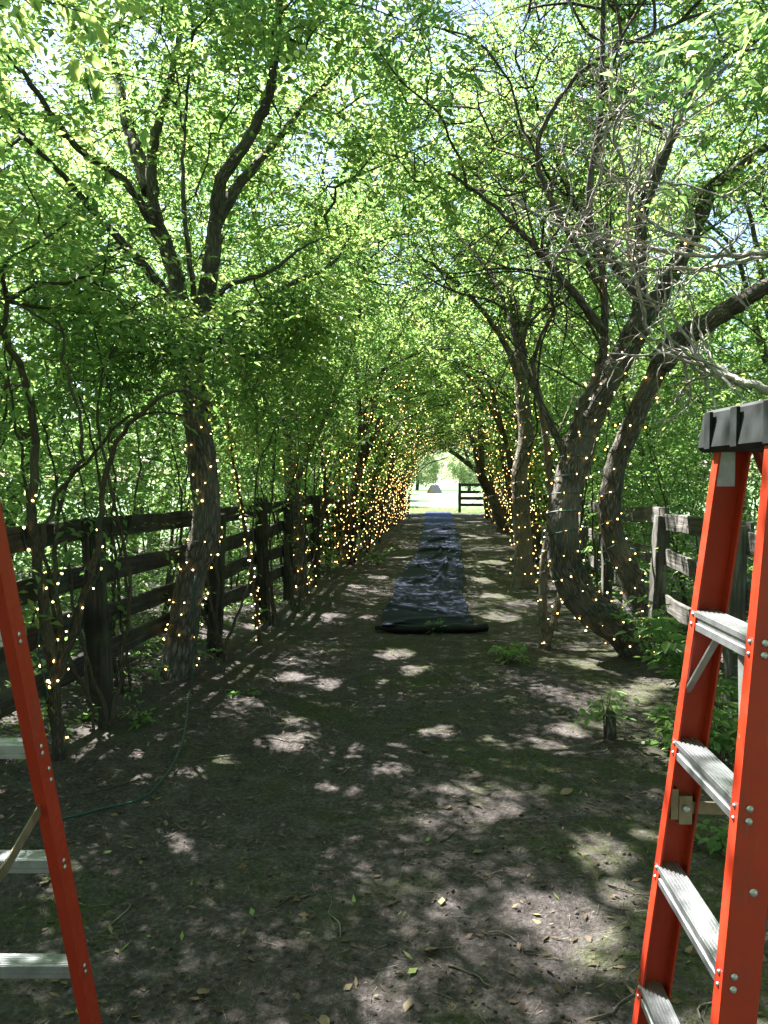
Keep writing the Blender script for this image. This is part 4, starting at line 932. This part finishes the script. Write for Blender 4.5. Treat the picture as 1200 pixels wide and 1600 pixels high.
for k, z in enumerate((.3, .62, .94, 1.26)):
    step(fr2(z) + np.array([.004, -.006, 0]), nr2(z) + np.array([.004, .006, 0]), (.066, 0, 0), .03, LR)
# knee braces under the top step
for (a, b) in ((fr(1.09) + np.array([.01, -.02, 0]), fr(1.245) + np.array([.03, -.10, 0])), (nr_(1.09) + np.array([.01, .02, 0]), nr_(1.245) + np.array([.03, .10, 0]))):
    mb = MB(); B = basis(b - a); L = np.linalg.norm(b - a); box(mb, (a + b) / 2, (L, .022, .004), B); link("knee_brace", mb.mesh("knee_brace", M['alu']), LR)
# spreader
z = .80
for f, f2, dr in ((fr, fr2, -1), (nr_, nr2, 1)):
    a = f(z) + np.array([.03, dr * .02, 0]); b = f2(z) + np.array([.03, dr * .02, -.02]); mb = MB(); box(mb, (a + b) / 2, (np.linalg.norm(b - a), .004, .03), basis(b - a)); link("spreader", mb.mesh("spreader", M['steel']), LR)
    mb = MB(); box(mb, f(z) + np.array([.018, dr * .018, .01]), (.018, .02, .075)); box(mb, f(z) + np.array([.045, dr * .018, -.005]), (.032, .02, .07)); link("hinge_bracket", mb.mesh("hinge_bracket", M['steel']), LR)
    rivet(f(z) + np.array([.045, dr * .018 - .016, .0]), (0, -1, 0), .009, LR)
# cap
ct = fr(1.70); mb = MB(); cxm = (fr(1.7)[0] + fr2(1.7)[0] + .07) / 2
x0, x1, y0, y1, z0, z1 = .757, .99, 1.44, 1.865, 1.665, 1.765
cap_p = [(x0, z0 + .012), (x0 + .012, z0), (x1 - .012, z0), (x1, z0 + .012), (x1 - .012, z1 - .008), (x1 - .022, z1), (x0 + .022, z1), (x0 + .012, z1 - .008)]
V = []; yst = [y0, y0 + .008, y1 - .008, y1]
for yi, yy in enumerate(yst):
    s = .97 if yi in (0, 3) else 1.0
    for (x, z) in cap_p: V.append(((x - .87) * s + .87, yy, (z - 1.715) * s + 1.715))
Q = [(i * 8 + j, (i + 1) * 8 + j, (i + 1) * 8 + (j + 1) % 8, i * 8 + (j + 1) % 8) for i in range(3) for j in range(8)] + [(0, 1, 2, 3), (0, 3, 4, 7), (7, 4, 5, 6), (24, 27, 26, 25), (24, 31, 28, 27), (31, 30, 29, 28)]
mb.add(V, Q); capo = link("top_cap", mb.mesh("top_cap", M['plastic']), LR)
for yy in (1.52, 1.665, 1.80):
    mb = MB(); box(mb, (x0 + .001, yy, 1.715), (.008, .03, .085)); link("rib", mb.mesh("rib", M['plastic']), capo)
mb = MB(); box(mb, fr(1.63) + np.array([.030, -.006, 0]), (.045, .004, .09)); link("cap_bracket", mb.mesh("cap_bracket", M['alu']), LR)
mb = MB(); box(mb, fr2(1.63) + np.array([.036, -.006, 0]), (.055, .004, .10)); link("cap_bracket", mb.mesh("cap_bracket", M['steel']), LR)

# ladder on the left; its steps run across the view
LL = empty("step_ladder", (-1.0, 1.8, 0), label="orange step ladder cut off by the picture's left edge, beside the fence", cat="ladder")
def rr_(z): return np.array([-.766 - .068 * z, 2.07 - .21 * z, z])    # right rail: right rear corner, web faces +x
def rl_(z): return np.array([-1.33 + .068 * z, 2.07 - .21 * z, z])
def rb_(z): return np.array([-.775 - .060 * z, 1.36 + .20 * z, z])
def rbl(z): return np.array([-1.33 + .068 * z, 1.36 + .20 * z, z])
for f, dr in ((rr_, -1), (rl_, 1)):
    mb = MB(); channel(mb, f(0), f(1.74), (0, -.058, -.012), 0, .027, .005, (dr, 0, 0)); link("rail", mb.mesh("rail", M['orange']), LL)
    fm = MB(); box(fm, f(.03) + np.array([dr * .016, -.036, -.01]), (.05, .10, .05)); link("foot", fm.mesh("foot", M['plastic']), LL)
for f, dr in ((rb_, -1), (rbl, 1)):
    mb = MB(); channel(mb, f(0), f(1.74), (0, -.06, .012), 0, .03, .005, (dr, 0, 0)); link("rail", mb.mesh("rail", M['orange']), LL)
    fm = MB(); box(fm, f(.03) + np.array([dr * .016, -.03, -.01]), (.05, .09, .05)); link("foot", fm.mesh("foot", M['plastic']), LL)
for z in (.30, .615, .93, 1.215, 1.52):
    a, b = rl_(z) + np.array([.006, -.055, 0]), rr_(z) + np.array([-.006, -.055, 0])
    step(a, b, (0, .052, 0), .032, LL)
    for zz in (.008, .026): rivet(rr_(z + zz) + np.array([.001, -.036, 0]), (1, 0, 0), .006, LL)
for z in (.4, .9, 1.35):
    a, b = rbl(z) + np.array([.006, -.055, 0]), rb_(z) + np.array([-.006, -.055, 0]); step(a, b, (0, .04, 0), .025, LL)
for f, f2, dr in ((rr_, rb_, -1), (rl_, rbl, 1)):
    a = f(.80) + np.array([dr * .02, -.05, 0]); b = f2(.72) + np.array([dr * .02, -.02, 0]); mid = (a + b) / 2 + np.array([dr * .0, 0, -.02])
    for (p0, p1) in ((a, mid), (mid, b)):
        mb = MB(); box(mb, (p0 + p1) / 2, (np.linalg.norm(p1 - p0), .004, .03), basis(p1 - p0)); link("spreader", mb.mesh("spreader", M['steel']), LL)
for z in (.86, .89): rivet(rr_(z) + np.array([.001, -.02, 0]), (1, 0, 0), .006, LL)
mb = MB(); box(mb, (-1.10, 1.66, 1.775), (.46, .17, .07), jit=0); link("top_cap", mb.mesh("top_cap", M['plastic']), LL)

# ------------------------------------------------------------------ string lights
bulb_mb = MB()
ths = np.arange(6) * math.pi / 3
V = [(0, 0, 1.5)] + [(math.cos(t) * .75, math.sin(t) * .75, .75) for t in ths] + [(math.cos(t), math.sin(t), -.2) for t in ths] + [(0, 0, -1.1)]
bulb_mb.add(np.array(V), [(1 + j, 1 + (j + 1) % 6, 7 + (j + 1) % 6, 7 + j) for j in range(6)], [(0, 1 + (j + 1) % 6, 1 + j) for j in range(6)] + [(13, 7 + j, 7 + (j + 1) % 6) for j in range(6)])
bulb_me = bulb_mb.mesh("bulb", M['bulb'], True)
BV = np.array(V); BQ = np.array([(1 + j, 1 + (j + 1) % 6, 7 + (j + 1) % 6, 7 + j) for j in range(6)]); BT = np.array([(0, 1 + (j + 1) % 6, 1 + j) for j in range(6)] + [(13, 7 + j, 7 + (j + 1) % 6) for j in range(6)])
OV = np.array([(0, 0, 1.3), (1, 0, 0), (0, 1, 0), (-1, 0, 0), (0, -1, 0), (0, 0, -1.2)]); OT = np.array([(0, 1, 2), (0, 2, 3), (0, 3, 4), (0, 4, 1), (5, 2, 1), (5, 3, 2), (5, 4, 3), (5, 1, 4)])
def wind(path, rads, pitch, t0=0.0, t1=1.0, out=.012, per=40):
    p = catmull(path, 200); L = np.concatenate([[0], np.cumsum(np.linalg.norm(np.diff(p, axis=0), axis=1))]); a, b = L[-1] * t0, L[-1] * t1
    n = int((b - a) / pitch * per) + 2; s = np.linspace(a, b, n); d, nn, bb = frames(p)
    I = lambda A: np.stack([np.interp(s, L, A[:, k]) for k in range(3)], 1)
    r = np.interp(s, [0, L[-1]], rads) + out; th = s / pitch * 6.283 + .5 * np.sin(s * 7) + rng.uniform(0, 6)
    return I(p) + (I(nn) * np.cos(th)[:, None] + I(bb) * np.sin(th)[:, None]) * r[:, None]
def lights(label, wires, gap, solo=True, r=.0068, jitter=.012, extra=None, wr=.004):
    w0 = wires[0][0] if wires else extra[0]
    root = empty("string_lights", (float(w0[0]), float(w0[1]), max(0, float(w0[2]))), label=label, cat="string lights", group="warm white string lights")
    mb = MB(); pos = []
    for w in wires:
        w = np.asarray(w)
        if wr > 0: tube(mb, w, wr, 4, cap=False)
        L = np.concatenate([[0], np.cumsum(np.linalg.norm(np.diff(w, axis=0), axis=1))]); s = np.arange(gap * rng.uniform(.2, 1), L[-1], gap); s = s + rng.normal(0, gap * .22, len(s))
        q = np.stack([np.interp(s, L, w[:, k]) for k in range(3)], 1) + rng.normal(0, jitter, (len(s), 3)); pos.append(q)
    if extra is not None: pos.append(np.asarray(extra))
    pos = np.concatenate(pos); pos = pos[pos[:, 2] > .02]
    if mb.n: link("wire", mb.mesh("wire", M['wire'], True), root)
    if solo:
        for p in pos[:300]:
            o = bpy.data.objects.new("bulb", bulb_me); col.objects.link(o); o.parent = root
            o.location = Vector(p) - Vector(root.location); o.rotation_euler = (random.uniform(-2, 2), random.uniform(-2, 2), 0); o.scale = (r * random.uniform(.7, 1.25),) * 3
    else:
        mb = MB()
        for p in pos: mb.add(OV * r * random.uniform(.8, 1.2) + p, None, OT)
        link("bulbs", mb.mesh("bulbs", M['bulb'], True), root, kind="stuff")
    return root
def surf(p): return np.asarray(p)
lights("warm string lights wound up the large forked tree's trunk", [wind(T1_tr, (.14, .105), .26, .02, .80), wind(T1_tr, (.14, .105), .5, .1, .75)], .15)
lights("warm string lights wound round the twin-trunked tree's thick left trunk", [wind(T2_tr, (.18, .11), .17, .02, .95)], .17, wr=.0055)
lights("warm string lights wound round the twin-trunked tree's rear trunk", [wind(T2_l[0][0], (.13, .10), .22, .08, 1), wind(T2_l[4][0], (.05, .035), .25, 0, .5)], .16)
lights("warm string lights strung along the bare branches above the black ladder top", [catmull([P(1010, 290, 5.35), P(990, 330, 5.35), P(1040, 365, 5.35), P(1085, 390, 5.35), P(1120, 395, 5.3), P(1200, 400, 5.1)], 60) + rng.normal(0, .008, (60, 3)),
       catmull([P(1020, 270, 5.4), P(1005, 340, 5.4), P(1015, 380, 5.4), P(985, 410, 5.5), P(1000, 430, 5.6), P(1100, 425, 5.4), P(1190, 405, 5.2)], 60) + rng.normal(0, .008, (60, 3))], .22)
lights("warm string lights on the slim pale double-stemmed tree", [wind([T3_b, P(848, 960, 7.2), P(850, 880, 7.2), P(862, 800, 7.2), P(856, 720, 7.2), P(846, 640, 7.2)], (.05, .03), .22, 0, 1, .008), wind([P(852, 1010, 7.15), P(870, 950, 7.3), P(885, 880, 7.5)], (.045, .035), .14, 0, 1, .008)], .15)
lights("warm string lights on the pale upright tree beyond the twin trunks", [wind([T4_b, P(818, 860, 11.5), P(815, 800, 11.5), P(812, 740, 11.5), P(822, 680, 11.5), P(815, 610, 11.5)], (.19, .11), .22, 0, 1), wind([P(815, 600, 11.5), P(790, 540, 11.2), P(750, 480, 10.8), P(700, 430, 10.4)], (.06, .03), .3)], .16)
lights("warm string lights covering the dark leaning tree by the paired posts", [wind([T5_b, P(466, 880, 10.6), P(462, 820, 10.6), P(455, 750, 10.6), P(452, 680, 10.7)], (.15, .10), .2), wind([G(-1.05, 11.3), P(500, 850, 11.2), P(508, 770, 11), P(500, 700, 10.9), P(470, 600, 10.9)], (.035, .014), .2), wind([P(455, 760, 10.6), P(490, 690, 10.4), P(530, 600, 10.2)], (.06, .03), .25)], .12)
# slim pole-like sapling thick with lights, and the near-left sapling
pb = G(-1.22, 7.4); pp_ = [pb, P(400, 940, 7.4), P(390, 870, 7.4), P(378, 800, 7.4), P(366, 730, 7.4), P(355, 650, 7.45), P(345, 560, 7.5)]
make_tree("tree", "thin straight sapling closely wrapped with lights, left of the path", "tree", pb, None, [], [((-1.6, 7.4, 3.1), (.5, .5, .5))], 14, 4, 10, .06, False, stems=[(pp_, .022, .010)])
lights("dense string lights spiralling up the thin straight sapling", [wind(pp_, (.022, .012), .11, 0, .85, .008)], .055)
nb = G(-1.83, 4.27)
n1 = [nb, P(88, 1120, 4.27), P(80, 1040, 4.27), P(72, 970, 4.27), P(58, 890, 4.25), P(48, 820, 4.25), P(55, 730, 4.3), P(48, 640, 4.3), P(25, 560, 4.3), P(-10, 500, 4.3)]
n2 = [P(84, 1080, 4.27), P(105, 1010, 4.3), P(135, 930, 4.3), P(155, 850, 4.3), P(160, 790, 4.3), P(180, 700, 4.3), P(215, 650, 4.2), P(270, 612, 4.1), P(330, 630, 4.0)]
n3 = [P(84, 1090, 4.3), P(90, 960, 4.4), P(85, 860, 4.5), P(100, 760, 4.6), P(140, 720, 4.6), P(190, 660, 4.6), P(240, 645, 4.6), P(300, 650, 4.6)]
n4 = [P(80, 1040, 4.2), P(60, 900, 4.0), P(85, 780, 3.9), P(130, 700, 3.9), P(110, 600, 3.9), P(90, 500, 3.8)]
make_tree("tree", "sprawling multi-stemmed sapling with a few lights between ladder and fence post", "tree", nb, None, [], [((-2.1, 4.2, 2.9), (.7, .8, .6)), ((-1.5, 4.6, 2.75), (.5, .5, .35))], 46, 5, 11, .065, False,
          stems=[(n1, .038, .016), (n2, .024, .008), (n3, .016, .006), (n4, .014, .006)])
lights("sparse string lights climbing the sprawling sapling beside the orange ladder", [wind(n1[:7], (.04, .025), .45, .05, 1, .01), wind(n2[:5], (.028, .018), .5, 0, 1, .01), catmull([P(150, 900, 4.3), P(110, 870, 4.2), P(85, 930, 4.15), P(60, 1000, 4.1), P(75, 1090, 4.1)], 40)], .11)
# the far rows
for key, (root, trunk, limbs, stems) in row.items():
    side = "left" if key[0] == 'L' else "right"; i = int(key[1]); b = np.array(trunk[0])
    ws = [wind(trunk, (.13, .10), .26)] + [wind(s[0], (s[1], s[2]), .3, 0, .9) for s in stems] + [wind(l[0], (l[1], l[2]), .4, 0, .75) for l in limbs[:2]]
    wsel = [w[(np.abs(w[:, 0] - axis(w[:, 1])) < 3.2)] for w in ws]; wsel = [w for w in wsel if len(w) > 3]
    sgn = -1 if side == "left" else 1
    ne = 130 + 14 * i; ey = b[1] + rng.uniform(-2.2, 2.2, ne); ph = rng.uniform(.15, 1.5, ne)
    ex_ = axis(ey) + sgn * (np.cos(ph) * 1.95 + rng.uniform(0, .4, ne)); ez = np.sin(ph) * 3.1 + rng.uniform(-.1, .5, ne)
    lights("warm string lights over the %s lit tree of the %s row" % (ORD[i], side), wsel, .17, False, r=.0088 + .0005 * i, extra=np.stack([ex_, ey, ez], 1), wr=0)

# cord on the ground
mb = MB(); cp = catmull([P(305, 900, 5.9), P(300, 1060, 5.85), G(P(296, 1090, 5.6)[0], 5.6), G(P(285, 1170, 4.57)[0], 4.57), G(P(245, 1245, 3.9)[0], 3.9), G(P(190, 1275, 3.7)[0], 3.7), G(P(100, 1297, 3.55)[0], 3.55), G(P(40, 1300, 3.5)[0], 3.5)], 90)
cp[25:, 2] = np.maximum(cp[25:, 2], gz(cp[25:, 0], cp[25:, 1]) + .006); tube(mb, cp, .0055, 6)
link("power_cord", mb.mesh("power_cord", M['wire'], True), label="green power cord trailing from the large forked tree across the dirt", cat="cord")

# ------------------------------------------------------------------ litter
def leaf_mesh(n):
    out = []
    for k in range(n):
        t = np.linspace(0, 1, 6); w = np.sin(t * math.pi) ** .8 * rng.uniform(.26, .4); curl = rng.uniform(.05, .3); V = []
        for a, ww in zip(t, w):
            z = curl * (a - .5) ** 2
            V += [(a - .5, -ww, z + abs(ww) * rng.uniform(.1, .5)), (a - .5, 0, z), (a - .5, ww, z + abs(ww) * rng.uniform(.1, .5))]
        Q = [(i * 3 + j, (i + 1) * 3 + j, (i + 1) * 3 + j + 1, i * 3 + j + 1) for i in range(5) for j in range(2)]
        mb = MB(); mb.add(np.array(V), Q, tq=np.full(len(Q), rng.uniform(0, 1))); out.append(mb.mesh("fallen_leaf", M['leaf_dry'], True))
    return out
lm = leaf_mesh(9)
for k in range(48):
    y = 1.75 + 4.5 * rng.uniform() ** 1.3; x = rng.uniform(-.5, .5) * y * 1.0
    o = link("fallen_leaf", lm[k % 9], None, label="small curled fallen leaf lying on the bare dirt", cat="leaf", group="fallen leaves scattered on the dirt")
    s = rng.choice([.02, .028, .035, .045, .075], p=[.3, .3, .2, .12, .08]) * rng.uniform(.85, 1.2); o.scale = (s, s, s); o.location = (x, y, float(gz(x, y)) + .008); o.rotation_euler = (rng.normal(0, .2), rng.normal(0, .2), rng.uniform(0, 6.28))
for k in range(45):
    y = 1.8 + 4.2 * rng.uniform() ** 1.2; x = rng.uniform(-.5, .5) * y; a = rng.uniform(0, 6.28); L = rng.uniform(.08, .32); mb = MB()
    pts = np.array([[x + math.cos(a) * L * t + rng.normal(0, .012), y + math.sin(a) * L * t + rng.normal(0, .012), 0] for t in np.linspace(0, 1, 5)]); pts[:, 2] = gz(pts[:, 0], pts[:, 1]) + .004 + rng.uniform(0, .006, 5)
    tube(mb, catmull(pts, 12), np.linspace(.0035, .0015, 12) * rng.uniform(.7, 1.5), 5)
    link("twig", mb.mesh("twig", M['bark_pale' if k % 3 else 'bark_thin'], True), None, label="short bare twig lying on the bare dirt", cat="twig", group="twigs scattered on the dirt")
S = 13000; y = 1.6 + 13 * rng.uniform(0, 1, S) ** 1.5; x = np.where(rng.uniform(0, 1, S) < .55, rng.uniform(-.55, .55, S) * np.minimum(y, 6), axis(y) + rng.choice([-1, 1], S) * rng.normal(2.0, .6, S))
o = np.stack([x, y, gz(x, y) + rng.uniform(.002, .010, S)], 1); a = rng.uniform(0, 6.28, S); L = .004 + .024 * rng.uniform(0, 1, S) ** 3; W = L * rng.uniform(.12, .6, S); tl = rng.normal(0, .3, (S, 2))
d = np.stack([np.cos(a), np.sin(a), tl[:, 0]], 1) * L[:, None]; e = np.stack([-np.sin(a), np.cos(a), tl[:, 1]], 1) * W[:, None]
v = np.stack([o - d, o - e, o + d, o + e], 1).reshape(-1, 3); mb = MB(); mb.add(v, np.arange(S * 4).reshape(-1, 4), tq=rng.uniform(0, 1, S) ** 1.3)
link("leaf_litter", mb.mesh("leaf_litter", M['leaf_dry'], False), label="fine brown leaf litter strewn over the dirt path", cat="litter", kind="stuff")
S = 2600; y = 1.6 + 9 * rng.uniform(0, 1, S) ** 1.4; x = rng.uniform(-.55, .55, S) * np.minimum(y, 6); mb = MB()
for k in range(S):
    a = rng.uniform(0, 6.28); L = rng.uniform(.02, .09); p0 = np.array([x[k], y[k], 0]); p1 = p0 + np.array([math.cos(a), math.sin(a), 0]) * L
    p = np.array([p0, (p0 + p1) / 2 + rng.normal(0, .006, 3), p1]); p[:, 2] = gz(p[:, 0], p[:, 1]) + rng.uniform(.001, .008, 3); tube(mb, p, .0009, 3, cap=False)
link("twig_litter", mb.mesh("twig_litter", M['bark_pale'], False), label="fine broken twigs and stalks strewn over the dirt path", cat="litter", kind="stuff")

S = 3600; y = 1.6 + 4.5 * rng.uniform(0, 1, S) ** 1.5; x = rng.uniform(-.55, .55, S) * np.minimum(y, 6); mb = MB(); r = .0025 + .0075 * rng.uniform(0, 1, S) ** 3
cv = OV[None] * (1 + rng.normal(0, .25, (S, 6, 3))) * r[:, None, None] * np.array([1, 1, .7]); a = rng.uniform(0, 6.28, S)
cv = np.stack([cv[..., 0] * np.cos(a)[:, None] - cv[..., 1] * np.sin(a)[:, None], cv[..., 0] * np.sin(a)[:, None] + cv[..., 1] * np.cos(a)[:, None], cv[..., 2]], -1) + np.stack([x, y, gz(x, y) + r * .3], 1)[:, None]
mb.add(cv.reshape(-1, 3), None, (np.arange(S)[:, None, None] * 6 + OT[None]).reshape(-1, 3))
link("dirt_clods", mb.mesh("dirt_clods", M['dirt'], True), label="small clods and crumbs of earth on the dirt path", cat="clods", kind="stuff")
